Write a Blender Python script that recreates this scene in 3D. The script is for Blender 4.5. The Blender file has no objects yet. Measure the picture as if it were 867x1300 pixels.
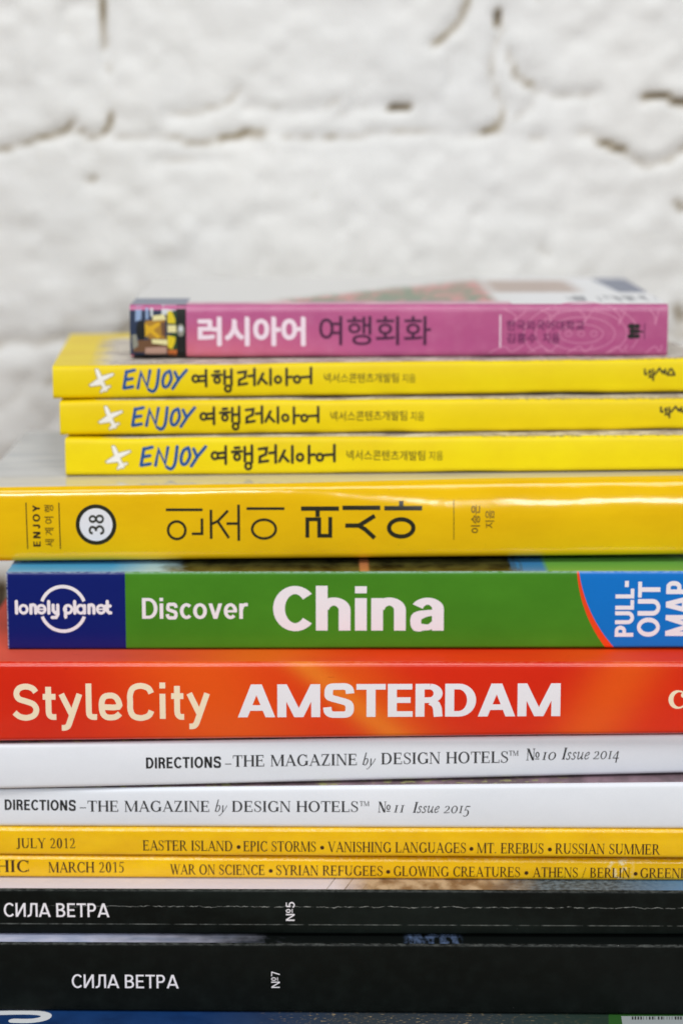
import bpy, bmesh, math, random
import numpy as np
from mathutils import Vector
from mathutils.geometry import delaunay_2d_cdt

random.seed(7)
SC = bpy.context.scene
COL = SC.collection
R = math.radians
PI = math.pi

# ------------------------------------------------------------------ camera
DIST, SP, PITCH = 0.75, 0.00026, R(10.0)      # distance, metres per photo pixel on the focal plane, downward tilt
FPX = DIST / SP
CAM = Vector((0, -DIST * math.cos(PITCH), DIST * math.sin(PITCH)))
cd = bpy.data.cameras.new('camera')
cam = bpy.data.objects.new('camera', cd)
COL.objects.link(cam)
cam.location = CAM
cam.rotation_euler = (PI / 2 - PITCH, 0, 0)
cd.sensor_fit = 'VERTICAL'
cd.sensor_height = 36.0
cd.lens = 36.0 * FPX / 1300.0
cd.clip_start, cd.clip_end = 0.02, 50
cd.dof.use_dof = True
cd.dof.focus_distance = DIST - 0.004
cd.dof.aperture_fstop = 5.6
cd.dof.aperture_blades = 9
SC.camera = cam

# ------------------------------------------------------------------ world, lamps, exposure
world = bpy.data.worlds.new('World')
SC.world = world
world.use_nodes = True
bg = world.node_tree.nodes['Background']
bg.inputs[0].default_value = (0.93, 0.96, 1.0, 1)
bg.inputs[1].default_value = 0.14


def area(name, loc, target, sx, sy, power, color):
    d = bpy.data.lights.new(name, 'AREA')
    d.shape = 'RECTANGLE'
    d.size, d.size_y = sx, sy
    d.energy = power
    d.color = color
    o = bpy.data.objects.new(name, d)
    COL.objects.link(o)
    o.location = loc
    o.rotation_euler = (Vector(target) - Vector(loc)).to_track_quat('-Z', 'Y').to_euler()
    return o


area('ceiling_lamp', (-0.15, -0.78, 1.5), (0, 0.05, 0), 1.3, 0.7, 24, (1.0, 0.985, 0.96))
TUBE = (0.96, 0.98, 1.0)
area('tube_lamp', (-0.34, -1.75, 0.68), (-0.34, 0, 0), 0.56, 0.10, 11, TUBE)
area('tube_lamp', (0.60, -1.75, 0.70), (0.56, 0, 0), 0.78, 0.055, 7, TUBE)
area('tube_lamp', (0.64, -1.75, 0.57), (0.60, 0, 0), 0.78, 0.055, 7, TUBE)

SC.view_settings.view_transform = 'Standard'
SC.view_settings.look = 'None'
SC.view_settings.gamma = 1
SC.view_settings.exposure = -0.26
SC.cycles.max_bounces = 6


# ------------------------------------------------------------------ helpers
def tag(o, label=None, cat=None, group=None, kind=None):
    if label: o['label'] = label
    if cat: o['category'] = cat
    if group: o['group'] = group
    if kind: o['kind'] = kind
    return o


def hexc(h):
    h = h.lstrip('#')
    c = [int(h[i:i + 2], 16) / 255 for i in (0, 2, 4)]
    return tuple((x / 12.92 if x <= 0.04045 else ((x + 0.055) / 1.055) ** 2.4) for x in c) + (1.0,)


class Mat:
    """small wrapper round a Principled node tree"""

    def __init__(s, name, rough=0.4, spec=0.5, coat=0.0):
        s.m = bpy.data.materials.new(name)
        s.m.use_nodes = True
        s.t = s.m.node_tree
        s.b = s.t.nodes['Principled BSDF']
        s.b.inputs['Roughness'].default_value = rough
        s.b.inputs['Specular IOR Level'].default_value = spec
        s.b.inputs['Coat Weight'].default_value = coat
        s.b.inputs['Coat Roughness'].default_value = 0.12
        s._xyz = None

    def link(s, a, b):
        s.t.links.new(a, b)

    def put(s, sock, v):
        if isinstance(v, (int, float)):
            sock.default_value = v
        elif isinstance(v, tuple):
            sock.default_value = v
        else:
            s.link(v, sock)

    def math(s, op, a, b=0.0, clamp=False):
        n = s.t.nodes.new('ShaderNodeMath')
        n.operation = op
        n.use_clamp = clamp
        s.put(n.inputs[0], a)
        s.put(n.inputs[1], b)
        return n.outputs[0]

    def coord(s):
        if s._xyz is None:
            n = s.t.nodes.new('ShaderNodeTexCoord')
            x = s.t.nodes.new('ShaderNodeSeparateXYZ')
            s.link(n.outputs['Object'], x.inputs[0])
            s._vec = n.outputs['Object']
            s._xyz = (x.outputs[0], x.outputs[1], x.outputs[2])
        return s._xyz

    def lin(s, a, k, c):
        return s.math('ADD', s.math('MULTIPLY', a, k), c)

    def ramp(s, v, lo, hi):            # 0 below lo, 1 above hi
        n = s.t.nodes.new('ShaderNodeMapRange')
        n.inputs[1].default_value = lo
        n.inputs[2].default_value = hi
        s.put(n.inputs[0], v)
        return n.outputs[0]

    def noise(s, scale, detail=3, stretch=(1, 1, 1), rough=0.55, seed=0.0, dist=0.0):
        s.coord()
        mp = s.t.nodes.new('ShaderNodeMapping')
        mp.inputs['Scale'].default_value = stretch
        mp.inputs['Location'].default_value = (seed, seed * 0.7, seed * 1.3)
        s.link(s._vec, mp.inputs[0])
        n = s.t.nodes.new('ShaderNodeTexNoise')
        n.inputs['Scale'].default_value = scale
        n.inputs['Detail'].default_value = detail
        n.inputs['Roughness'].default_value = rough
        n.inputs['Distortion'].default_value = dist
        s.link(mp.outputs[0], n.inputs[0])
        return n.outputs[0]

    def mix(s, f, a, b, mode='MIX'):
        n = s.t.nodes.new('ShaderNodeMix')
        n.data_type = 'RGBA'
        n.blend_type = mode
        s.put(n.inputs[0], f)
        s.put(n.inputs[6], a)
        s.put(n.inputs[7], b)
        return n.outputs[2]

    def color(s, c):
        s.put(s.b.inputs['Base Color'], c)
        return s

    def bump(s, h, strength=0.2, dist=0.0004):
        n = s.t.nodes.new('ShaderNodeBump')
        n.inputs['Strength'].default_value = strength
        n.inputs['Distance'].default_value = dist
        s.link(h, n.inputs['Height'])
        s.link(n.outputs[0], s.b.inputs['Normal'])

    def grain(s, c, amt=0.10, scale=2600):
        """fine print and paper mottling in the surface itself"""
        f = s.noise(scale, 2, seed=3.3, rough=0.8)
        g = s.noise(260, 4, seed=8.1, rough=0.6)
        f = s.math('ADD', s.math('MULTIPLY', f, 0.7), s.math('MULTIPLY', g, 0.3))
        k = s.lin(f, 2 * amt, 1 - amt)
        n = s.t.nodes.new('ShaderNodeCombineColor')
        for i in range(3): s.link(k, n.inputs[i])
        return s.mix(1.0, c, n.outputs[0], 'MULTIPLY')


def ink(name, col, rough=0.4, spec=0.4):
    m = Mat(name, rough, spec)
    m.color(m.grain(hexc(col), 0.08))
    return m.m


# ------------------------------------------------------------------ books
class Book:
    """One paperback: an Empty at the lower front left corner, cover and page block as parts.
    quad = (px left, top, bottom), (px right, top, bottom) of the printed spine design."""

    def __init__(s, name, ql, qr, xl, xr, yl, yr, zl, zr, depth, label, cat, group=None, r=0.0012, thick=0.0004,
                 bulge=0.0002, lean=None, wave=0.0, ext=(0.0, 0.0)):
        s.ql, s.qr = ql, qr
        dx, dy = xr - xl, yr - yl
        s.psi = math.atan2(dy, dx)
        s.W0 = math.hypot(dx, dy)                 # spine length between the two measured ends
        s.e0, s.e1 = -ext[0], s.W0 + ext[1]       # the spine really runs on past them
        s.zl, s.zr = zl, zr                       # (bottom, top) at both ends
        s.r, s.bulge, s.lean, s.wave = r, bulge, lean, wave
        s.depth, s.thick = depth, thick
        s.ph = random.uniform(0, 6)
        s.root = bpy.data.objects.new(name, None)
        s.root.empty_display_size = 0.02
        COL.objects.link(s.root)
        c, sn = math.cos(s.psi), math.sin(s.psi)
        s.z0 = s.zb0(s.e0)
        s.root.location = (xl + c * s.e0, yl + sn * s.e0, s.z0)
        s.root.rotation_euler = (0, 0, s.psi)
        tag(s.root, label, cat, group)

    def wv(s, u):
        return s.wave * (0.6 * math.sin(u * 55 + s.ph) + 0.4 * math.sin(u * 131 + 2 * s.ph))

    def zb0(s, u):
        k = u / s.W0
        return s.zl[0] + (s.zr[0] - s.zl[0]) * k

    def zt0(s, u):
        k = u / s.W0
        return s.zl[1] + (s.zr[1] - s.zl[1]) * k

    def zb(s, u): return s.zb0(u) - s.z0 + max(0, s.wv(u))
    def zt(s, u): return s.zt0(u) - s.z0 + min(0, s.wv(u + .05))

    def yf(s, u, z):
        """front surface of the spine"""
        b, t = s.zb(u), s.zt(u)
        y = 0.0
        for h in (z - b, t - z):
            if h < s.r:
                h = max(h, 0)
                y += s.r - math.sqrt(max(0, s.r ** 2 - (s.r - h) ** 2))
        k = (z - b) / (t - b)
        y += s.bulge * (2 * k - 1) ** 2
        y += 0.4 * s.wv(u * 0.7 + 0.3)
        if s.lean:
            y += s.lean(u / s.W0, t - z)
        return y

    def build(s, mat_cover, mat_pages, n=90, board=None):
        r, th = s.r, s.thick
        us = [s.e0 + (s.e1 - s.e0) * i / n for i in range(n + 1)]
        rows = []
        for u in us:
            b, t = s.zb(u), s.zt(u)
            zs = [b + r * (1 - math.cos(a)) for a in np.linspace(0, PI / 2, 7)]
            zs += list(np.linspace(b + r, t - r, 17)[1:-1])
            zs += [t - r * (1 - math.cos(a)) for a in np.linspace(PI / 2, 0, 7)]
            front = [(s.yf(u, z), z) for z in zs]
            ds = (1.0, 0.75, 0.5, 0.25, 0.1, 0.03)
            y0, y1 = front[0][0], front[-1][0]
            outer = [(s.depth * d + y0 * (1 - d), b) for d in ds] + front + \
                    [(s.depth * d + y1 * (1 - d), t) for d in reversed(ds)]
            m = len(outer)
            inner = []
            for i, (y, z) in enumerate(outer):
                p, q = outer[max(i - 1, 0)], outer[min(i + 1, m - 1)]
                ty, tz = q[0] - p[0], q[1] - p[1]
                L = math.hypot(ty, tz) or 1
                inner.append((y + th * tz / L, z - th * ty / L))
            rows.append([(u - s.e0, y, z) for y, z in outer] + [(u - s.e0, y, z) for y, z in reversed(inner)])
        bm = bmesh.new()
        V = [[bm.verts.new(p) for p in row] for row in rows]
        k = len(V[0])
        for i in range(n):
            for j in range(k):
                j2 = (j + 1) % k
                bm.faces.new((V[i][j], V[i][j2], V[i + 1][j2], V[i + 1][j]))
        m = k // 2
        for i in (0, n):                           # the cut ends of the cover
            for j in range(m - 1):
                f = (V[i][j], V[i][j + 1], V[i][k - 2 - j], V[i][k - 1 - j])
                bm.faces.new(f if i else tuple(reversed(f)))
        bmesh.ops.recalc_face_normals(bm, faces=bm.faces)
        s.cover = mesh_obj('cover', bm, mat_cover, s.root, smooth=True)
        # pages
        bm = bmesh.new()
        rows = []
        N = 24
        inset = 0.0007
        for i in range(N + 1):
            u = s.e0 + inset + (s.e1 - s.e0 - 2 * inset) * i / N
            b, t = s.zb(u) + th * 1.15, s.zt(u) - th * 1.15
            y0 = max(s.yf(u, b + .0005), s.yf(u, t - .0005), s.r) + 0.0012
            rows.append([(u - s.e0, y0, b), (u - s.e0, y0, t), (u - s.e0, s.depth - inset, t), (u - s.e0, s.depth - inset, b)])
        V = [[bm.verts.new(p) for p in row] for row in rows]
        for i in range(N):
            for j in range(4):
                j2 = (j + 1) % 4
                bm.faces.new((V[i][j], V[i][j2], V[i + 1][j2], V[i + 1][j]))
        bm.faces.new(V[0]); bm.faces.new(V[-1])
        bmesh.ops.recalc_face_normals(bm, faces=bm.faces)
        mesh_obj('page_block', bm, mat_pages, s.root)
        return s

    def local(s, px, py):
        """design position on the spine -> (u, z)"""
        k = (px - s.ql[0]) / (s.qr[0] - s.ql[0])
        u = k * s.W0
        top = s.ql[1] + (s.qr[1] - s.ql[1]) * k
        bot = s.ql[2] + (s.qr[2] - s.ql[2]) * k
        t = (bot - py) / (bot - top)
        b, tt = s.zb(u), s.zt(u)
        return u, b + t * (tt - b)

    # design coordinates inside a material of the cover
    def mat_uv(s, M):
        x, y, z = M.coord()
        sc = (s.qr[0] - s.ql[0]) / s.W0
        U = M.lin(x, sc, s.ql[0] + s.e0 * sc)
        kk = M.math('DIVIDE', M.math('ADD', x, s.e0), s.W0)
        top = M.lin(kk, s.zt0(s.W0) - s.zt0(0), s.zt0(0) - s.z0)
        H = M.math('SUBTRACT', top, z)               # metres below the top edge
        return U, H, y


def mesh_obj(name, bm, mat, parent=None, smooth=False, mats=None):
    me = bpy.data.meshes.new(name)
    bm.to_mesh(me)
    bm.free()
    for m in (mats or [mat]): me.materials.append(m)
    if smooth:
        me.polygons.foreach_set('use_smooth', [True] * len(me.polygons))
        try: me.set_sharp_from_angle(angle=R(40))
        except Exception: pass
    o = bpy.data.objects.new(name, me)
    COL.objects.link(o)
    if parent: o.parent = parent
    return o


# ------------------------------------------------------------------ lettering
_cache = {}


def font_mesh(body):
    key = body
    if key not in _cache:
        c = bpy.data.curves.new('text', 'FONT')
        c.body = body
        c.size = 1.0
        c.resolution_u = 4
        o = bpy.data.objects.new('text', c)
        COL.objects.link(o)
        bpy.context.view_layer.update()
        me = bpy.data.meshes.new_from_object(o.evaluated_get(bpy.context.evaluated_depsgraph_get()))
        vs = [(v.co.x, v.co.y) for v in me.vertices]
        fs = [tuple(p.vertices) for p in me.polygons]
        bpy.data.objects.remove(o)
        bpy.data.curves.remove(c)
        bpy.data.meshes.remove(me)
        _cache[key] = (vs, fs)
    return _cache[key]


def smooth_path(pts, n=6):
    out = []
    P = [pts[0]] + list(pts) + [pts[-1]]
    for i in range(1, len(P) - 2):
        a, b, c, d = P[i - 1], P[i], P[i + 1], P[i + 2]
        for k in range(n):
            t = k / n
            out.append(tuple(0.5 * (2 * b[j] + (c[j] - a[j]) * t + (2 * a[j] - 5 * b[j] + 4 * c[j] - d[j]) * t * t +
                                    (3 * b[j] - a[j] - 3 * c[j] + d[j]) * t ** 3) for j in (0, 1)))
    out.append(pts[-1])
    return out


def strip(pts, w, cap=0):
    """quads of a pen stroke; w a number or one per point; cap 1 = round ends"""
    polys = []
    ws = list(w) if isinstance(w, (list, tuple)) else [w] * len(pts)
    keep = [i for i in range(len(pts)) if i == 0 or math.hypot(pts[i][0] - pts[i - 1][0], pts[i][1] - pts[i - 1][1]) > 1e-6]
    pts, ws = [pts[i] for i in keep], [ws[i] for i in keep]
    n = len(pts)
    L, Rr = [], []
    for i in range(n):
        p, q = pts[max(i - 1, 0)], pts[min(i + 1, n - 1)]
        a = (pts[i][0] - p[0], pts[i][1] - p[1]) if i else (q[0] - pts[0][0], q[1] - pts[0][1])
        b = (q[0] - pts[i][0], q[1] - pts[i][1]) if i < n - 1 else a
        la, lb = math.hypot(*a) or 1, math.hypot(*b) or 1
        tx, ty = a[0] / la + b[0] / lb, a[1] / la + b[1] / lb
        lt = math.hypot(tx, ty)
        if lt < 1e-6: tx, ty, lt = a[0] / la, a[1] / la, 1
        tx, ty = tx / lt, ty / lt
        cosh = max(0.5, tx * a[0] / la + ty * a[1] / la)
        h = ws[i] / 2 / cosh
        L.append((pts[i][0] - ty * h, pts[i][1] + tx * h))
        Rr.append((pts[i][0] + ty * h, pts[i][1] - tx * h))
    for i in range(n - 1):
        polys.append([L[i], L[i + 1], Rr[i + 1], Rr[i]])
    if cap:
        for i in (0, n - 1):
            polys.append([(pts[i][0] + ws[i] / 2 * math.cos(a), pts[i][1] + ws[i] / 2 * math.sin(a))
                          for a in np.linspace(0, 2 * PI, 13)[:-1]])
    return polys


def arc(cx, cy, rx, ry, a0, a1, n=None):
    n = n or max(4, int(abs(a1 - a0) / 12))
    return [(cx + rx * math.cos(R(a0 + (a1 - a0) * i / n)), cy + ry * math.sin(R(a0 + (a1 - a0) * i / n))) for i in range(n + 1)]


def ring(cx, cy, rx, ry, w, n=28):
    out = []
    for i in range(n):
        a, b = 2 * PI * i / n, 2 * PI * (i + 1) / n
        q = []
        for ang, k in ((a, 1), (b, 1), (b, -1), (a, -1)):
            q.append((cx + (rx + k * w / 2) * math.cos(ang), cy + (ry + k * w / 2) * math.sin(ang)))
        out.append(q)
    return out


def disc(cx, cy, rx, ry=None, n=28):
    ry = ry or rx
    return [[(cx + rx * math.cos(2 * PI * i / n), cy + ry * math.sin(2 * PI * i / n)) for i in range(n)]]


# ---- a serif roman drawn stroke by stroke (cap height 1)
TK, TN, SF = 0.145, 0.072, 0.05


def g_h(x0, x1, y, w=TN):
    y = min(max(y, w / 2), 1 - w / 2)
    return [[(x0, y - w / 2), (x1, y - w / 2), (x1, y + w / 2), (x0, y + w / 2)]]


def g_s(x0, y0, x1, y1, w):            # straight limb, cut level at both ends
    return [[(x0 - w / 2, y0), (x0 + w / 2, y0), (x1 + w / 2, y1), (x1 - w / 2, y1)]]


def g_f(x, y, hw=0.12):                # serif
    a, b = (0, SF) if y < 0.5 else (1 - SF, 1)
    return [[(x - hw, a), (x + hw, a), (x + hw, b), (x - hw, b)]]


def g_v(x, w=TK, lo=0, hi=1, hw=0.125):
    return g_s(x, lo, x, hi, w) + (g_f(x, 0, hw) if lo == 0 else []) + (g_f(x, 1, hw) if hi == 1 else [])


def g_a(cx, cy, rx, ry, a0, a1, thick=TK, thin=TN):
    pts = arc(cx, cy, rx, ry, a0, a1, max(6, int(abs(a1 - a0) / 10)))
    n = len(pts) - 1
    ws, ins = [], []
    for i in range(n + 1):
        a = R(a0 + (a1 - a0) * i / n)
        w = thin + (thick - thin) * abs(math.cos(a)) ** 1.3
        ws.append(w)
        ins.append((cx + (rx - w / 2) * math.cos(a), cy + (ry - w / 2) * math.sin(a)))
    return strip(ins, ws)


def G():
    g = {}
    e = lambda x, lo, hi: g_s(x, lo, x, hi, 0.045)
    g['A'] = (g_s(.09, 0, .37, 1, .055) + g_s(.35, 1, .65, 0, .135) + g_h(.2, .52, .34) + g_f(.09, 0, .1) + g_f(.65, 0, .13), .74)
    g['B'] = (g_v(.13) + g_h(.1, .32, 1) + g_h(.1, .34, .53) + g_h(.1, .34, 0) + g_a(.32, .765, .21, .235, -90, 90) + g_a(.34, .265, .25, .265, -90, 90), .66)
    g['C'] = (g_a(.41, .5, .37, .515, 48, 312) + e(.66, .68, .98) + e(.68, .06, .28), .74)
    g['D'] = (g_v(.13) + g_h(.1, .34, 1) + g_h(.1, .34, 0) + g_a(.34, .5, .37, .5, -90, 90), .78)
    g['E'] = (g_v(.13) + g_h(.1, .52, 1) + g_h(.1, .44, .52) + g_h(.1, .56, 0) + e(.52, .76, 1) + e(.44, .4, .64) + e(.56, 0, .26), .64)
    g['F'] = (g_v(.13) + g_h(.1, .52, 1) + g_h(.1, .44, .5) + e(.52, .76, 1) + e(.44, .38, .62), .58)
    g['G'] = (g_a(.41, .5, .37, .515, 48, 318) + e(.66, .68, .98) + g_s(.66, .06, .66, .42, TK) + [[(.54, .4), (.78, .4), (.78, .436), (.54, .436)]], .8)
    g['H'] = (g_v(.13) + g_v(.62) + g_h(.13, .62, .51), .76)
    g['I'] = (g_v(.15), .31)
    g['J'] = (g_s(.24, .1, .24, 1, TK) + g_f(.24, 1) + g_a(.12, .1, .18, .2, 0, -140), .4)
    g['L'] = (g_v(.13) + g_h(.1, .54, 0) + e(.54, 0, .28), .6)
    g['M'] = (g_v(.1, .05, hw=.09) + g_s(.12, 1, .45, .02, .13) + g_s(.45, .02, .78, 1, .05) + g_v(.8, hw=.11), .93)
    g['N'] = (g_v(.1, .05, hw=.1) + g_s(.13, 1, .63, 0, .135) + g_v(.63, .05, lo=.01, hw=.1), .76)
    g['O'] = (g_a(.41, .5, .38, .515, 0, 360), .82)
    g['P'] = (g_v(.13) + g_h(.1, .32, 1) + g_h(.1, .32, .47) + g_a(.32, .735, .24, .265, -90, 90), .6)
    g['R'] = (g_v(.13) + g_h(.1, .32, 1) + g_h(.1, .34, .49) + g_a(.32, .745, .23, .255, -90, 90) + g_s(.32, .5, .62, 0, .13) + g_f(.65, 0, .08), .7)
    s_path = smooth_path([(.44, .78), (.39, .92), (.27, .975), (.14, .93), (.085, .78), (.15, .63), (.28, .52), (.42, .4), (.46, .24), (.38, .08), (.25, .02), (.12, .07), (.06, .24)], 4)
    nS = len(s_path)
    g['S'] = (strip(s_path, [0.05 + .08 * math.exp(-((i / (nS - 1) - .5) / .2) ** 2) for i in range(nS)]) + e(.45, .72, .98) + e(.06, .03, .3), .55)
    g['T'] = (g_v(.34, hi=.999) + g_h(.03, .65, 1) + e(.045, .74, 1) + e(.635, .74, 1), .68)
    g['U'] = (g_s(.14, .3, .14, 1, TK) + g_f(.14, 1) + g_s(.62, .3, .62, 1, .05) + g_f(.62, 1, .1) + g_a(.3625, .3, .285, .315, 180, 360, TK, .06), .76)
    g['V'] = (g_s(.1, 1, .39, 0, .135) + g_s(.37, 0, .64, 1, .05) + g_f(.1, 1, .12) + g_f(.64, 1, .1), .72)
    g['W'] = (g_s(.1, 1, .33, 0, .13) + g_s(.31, 0, .52, 1, .05) + g_s(.48, 1, .71, 0, .13) + g_s(.69, 0, .92, 1, .05) + g_f(.1, 1, .11) + g_f(.5, 1, .12) + g_f(.92, 1, .1), 1.0)
    g['Y'] = (g_s(.1, 1, .37, .45, .13) + g_s(.62, 1, .38, .45, .05) + g_s(.37, 0, .37, .5, TK) + g_f(.37, 0) + g_f(.1, 1, .12) + g_f(.62, 1, .1), .7)
    g['Z'] = (g_h(.07, .56, 1) + g_s(.5, 1, .12, 0, .13) + g_h(.05, .58, 0) + e(.075, .76, 1) + e(.575, 0, .24), .64)
    g['0'] = (g_a(.27, .5, .235, .515, 0, 360), .55)
    g['1'] = (g_s(.28, 0, .28, 1, .11) + g_f(.28, 0, .13) + strip([(.1, .86), (.28, .97)], .05), .52)
    g['2'] = (g_a(.25, .72, .2, .29, 165, -35, .11, .05) + strip([(.4, .58), (.25, .3), (.06, .04)], [.1, .07, .05]) + g_h(.05, .47, 0, .09) + g_s(.47, .03, .5, .2, .04), .55)
    g['4'] = (g_s(.36, 0, .36, 1, .1) + strip([(.34, .97), (.05, .3)], .05) + g_h(.03, .5, .28, .07), .55)
    g['5'] = (g_h(.14, .45, .96, .09) + strip([(.15, .96), (.1, .58)], .05) + g_a(.2, .32, .25, .335, 125, -130, .11, .05), .54)
    g['.'] = (disc(.1, .06, .065, n=10), .24)
    g['/'] = (strip([(.03, -.02), (.35, 1.02)], .055), .38)
    g['–'] = (g_h(.03, .55, .32), .6)
    g['•'] = (disc(.22, .46, .16, n=16), .44)
    g[' '] = ([], .3)
    # lower case for the italic words, x height .62
    g['b'] = (g_s(.1, .04, .1, 1.12, .09) + g_a(.25, .31, .2, .325, -175, 150, .1, .05), .5)
    g['y'] = (g_s(.08, .6, .19, 0, .09) + strip(smooth_path([(.42, .6), (.36, .3), (.2, -.05), (.04, -.33), (-.06, -.3)], 4), .055) + g_s(.0, .57, .1, .6, .05), .48)
    g['s'] = (strip(smooth_path([(.3, .47), (.22, .6), (.1, .53), (.14, .37), (.27, .22), (.23, .05), (.1, .01), (.02, .12)], 4), .075), .36)
    g['u'] = (strip(smooth_path([(.02, .55), (.1, .6), (.1, .2), (.16, .03), (.28, .1), (.38, .3)], 4), .075) + strip(smooth_path([(.4, .62), (.4, .1), (.45, .02), (.52, .1)], 4), .08), .55)
    g['e'] = (strip(smooth_path([(.06, .28), (.26, .36), (.33, .5), (.24, .6), (.1, .46), (.05, .22), (.13, .03), (.26, .05), (.36, .17)], 4), .07), .42)
    # old-style figures for the issue numbers
    sm = lambda k, y0=0: [[(x, y * .62 + y0) for x, y in p] for p in g[k][0]]
    g['o0'] = (g_a(.27, .31, .25, .325, 0, 360, .1, .05), .56)
    g['o1'] = (g_s(.2, 0, .2, .62, .1) + [[(.08, 0), (.32, 0), (.32, .036), (.08, .036)], [(.08, .584), (.32, .584), (.32, .62), (.08, .62)]], .4)
    g['o2'] = (sm('2'), .55)
    g['o4'] = (g_s(.36, -.3, .36, .62, .1) + strip([(.34, .6), (.04, .08)], .05) + [[(.03, .03), (.52, .03), (.52, .1), (.03, .1)]], .55)
    g['o5'] = ([[(x, y * .92 - .3) for x, y in p] for p in g['5'][0]], .54)
    g['№'] = (g_v(.12, .06, hw=.12) + g_s(.14, 1, .62, 0, .19) + g_v(.66, .06, lo=.01, hw=.12) + g_a(.98, .47, .19, .25, 0, 360, .11, .07) + [[(.8, .08), (1.16, .08), (1.16, .15), (.8, .15)]], 1.2)
    g['™'] = ([[(x * .42, .55 + y * .45) for x, y in p] for p in g['T'][0]] + [[(.3 + x * .42, .55 + y * .45) for x, y in p] for p in g['M'][0]], .75)
    return g


GLY = G()


def serif_polys(tokens, track=0.03, shear=0.0):
    x, out = 0.0, []
    for ch in tokens:
        pl, adv = GLY[ch]
        for p in pl:
            out.append([(x + a + shear * b, b) for a, b in p])
        x += adv + track
    return out


# ---- a plain grotesque, drawn with stem width w and bar width h
def sans_glyph(ch, w, h):
    P = lambda pts, ww: strip(pts, ww[:len(pts)] if isinstance(ww, list) else ww)
    V = lambda x, lo=0, hi=1: [[(x, lo), (x + w, lo), (x + w, hi), (x, hi)]]
    B = lambda x0, x1, y: [[(x0, y), (x1, y), (x1, y + h), (x0, y + h)]]
    A_ = lambda cx, cy, rx, ry, a0, a1: g_a(cx, cy, rx, ry, a0, a1, w, h)
    xh = .74
    if ch in 'AА': W = .88; return g_s(w * .56, 0, W / 2 - w * .06, 1, w * 1.08) + g_s(W - w * .56, 0, W / 2 + w * .06, 1, w * 1.08) + B(w * .9, W - w * .9, .2)
    if ch in 'BВ': return V(0) + B(0, .36, 0) + B(0, .34, 1 - h) + B(0, .36, .5 - h * .42) + A_(.34, .745, .27, .255, -90, 90) + A_(.36, .28, .30, .28, -90, 90)
    if ch in 'CС': return A_(.42, .5, .42, .515, 42, 318)
    if ch == 'D': return V(0) + B(0, .34, 0) + B(0, .34, 1 - h) + A_(.32, .5, .40, .5, -90, 90)
    if ch in 'EЕ': return V(0) + B(0, .58, 0) + B(0, .57, 1 - h) + B(0, .53, .51 - h / 2)
    if ch == 'I': return V(0)
    if ch == 'L': return V(0) + B(0, .54, 0)
    if ch == 'M': W = 1.0; return V(0) + V(W - w) + g_s(w * .55, 1, W / 2, 0, w * 1.02) + g_s(W - w * .55, 1, W / 2, 0, w * 1.02)
    if ch == 'N': W = .72; return V(0) + V(W - w) + g_s(w * .56, 1, W - w * .56, 0, w * 1.12)
    if ch == 'И': W = .74; return V(0) + V(W - w) + g_s(w * .56, 0, W - w * .56, 1, w * 1.12)
    if ch == 'Л': W = .72; return V(W - w) + B(.2, W, 1 - h) + g_s(.2 + w * .5, 1, .16 + w * .5, .35, w) + P(smooth_path([(.16 + w * .5, .37), (.13 + w * .42, .15), (.04, h * .5), (-.03, h * .5)], 4), w * .95)
    if ch == 'O': return A_(.42, .5, .42, .515, 0, 360)
    if ch in 'PР': return V(0) + B(0, .34, 1 - h) + B(0, .34, .40) + A_(.34, .70, .28, .30, -90, 90)
    if ch == 'R': return V(0) + B(0, .34, 1 - h) + B(0, .36, .42) + A_(.34, .71, .29, .29, -90, 90) + P([(.36, .46), (.47, .38), (.51, .26), (.53, 0)], w * .98)
    if ch in 'Ss':
        k, W = (1, .70) if ch == 'S' else (xh, .54)
        e = w * .48
        pts = [(W - e * .9, .715), (W - e * 1.15, .86), (W * .72, 1 - e * .75), (W / 2, 1 - e * .72), (W * .26, 1 - e * .8), (e * 1.25, .86), (e * 1.1, .72), (W * .2, .60), (W / 2, .515),
               (W * .80, .42), (W - e, .27), (W - e * 1.2, .14), (W * .74, e * .8), (W / 2, e * .72), (W * .26, e * .8), (e, .15), (e * .75, .30)]
        return P([(x, y * k) for x, y in smooth_path(pts, 4)], w * .93)
    if ch in 'TТ': W = .68; return V(W / 2 - w / 2) + B(0, W, 1 - h)
    if ch == 'U': W = .72; return V(0, .3) + V(W - w, .3) + A_(W / 2, .32, W / 2, .335, 180, 360)
    if ch == 'J': return V(.46 - w, .28) + A_(.23, .28, .23, .295, 180, 360)
    if ch == 'Y': W = .76; return g_s(w * .56, 1, W / 2, .42, w * 1.1) + g_s(W - w * .56, 1, W / 2, .42, w * 1.1) + V(W / 2 - w / 2, 0, .47)
    if ch == 'G': return A_(.40, .5, .40, .515, 44, 330) + B(.42, .78, .42)
    if ch == '-': return [[(0, .3), (.34, .3), (.34, .3 + h * 1.1), (0, .3 + h * 1.1)]]
    if ch == 'i': return V(0, 0, xh) + [[(0, .85), (w, .85), (w, 1.01), (0, 1.01)]]
    if ch in 'hn':
        W = .66
        return V(0, 0, 1.02 if ch == 'h' else xh) + V(W - w, 0, xh - .26) + A_(W / 2 + w * .06, xh - .27, W / 2 - w * .06, .285, 0, 168)
    if ch == 'r': return V(0, 0, xh) + P(smooth_path([(w * .6, .42), (w * .9, .6), (.26, xh - h * .42), (.40, xh - h * .38)], 4), h * 1.05)
    if ch == 'o': return A_(.32, xh / 2, .32, xh / 2 + .012, 0, 360)
    if ch == 'c': return A_(.31, xh / 2, .31, xh / 2 + .012, 46, 314)
    if ch == 'e': return A_(.31, xh / 2, .31, xh / 2 + .012, 2, 316) + [[(w * .6, xh / 2 - h * .42), (.615, xh / 2 - h * .42), (.615, xh / 2 + h * .34), (w * .6, xh / 2 + h * .34)]]
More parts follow.
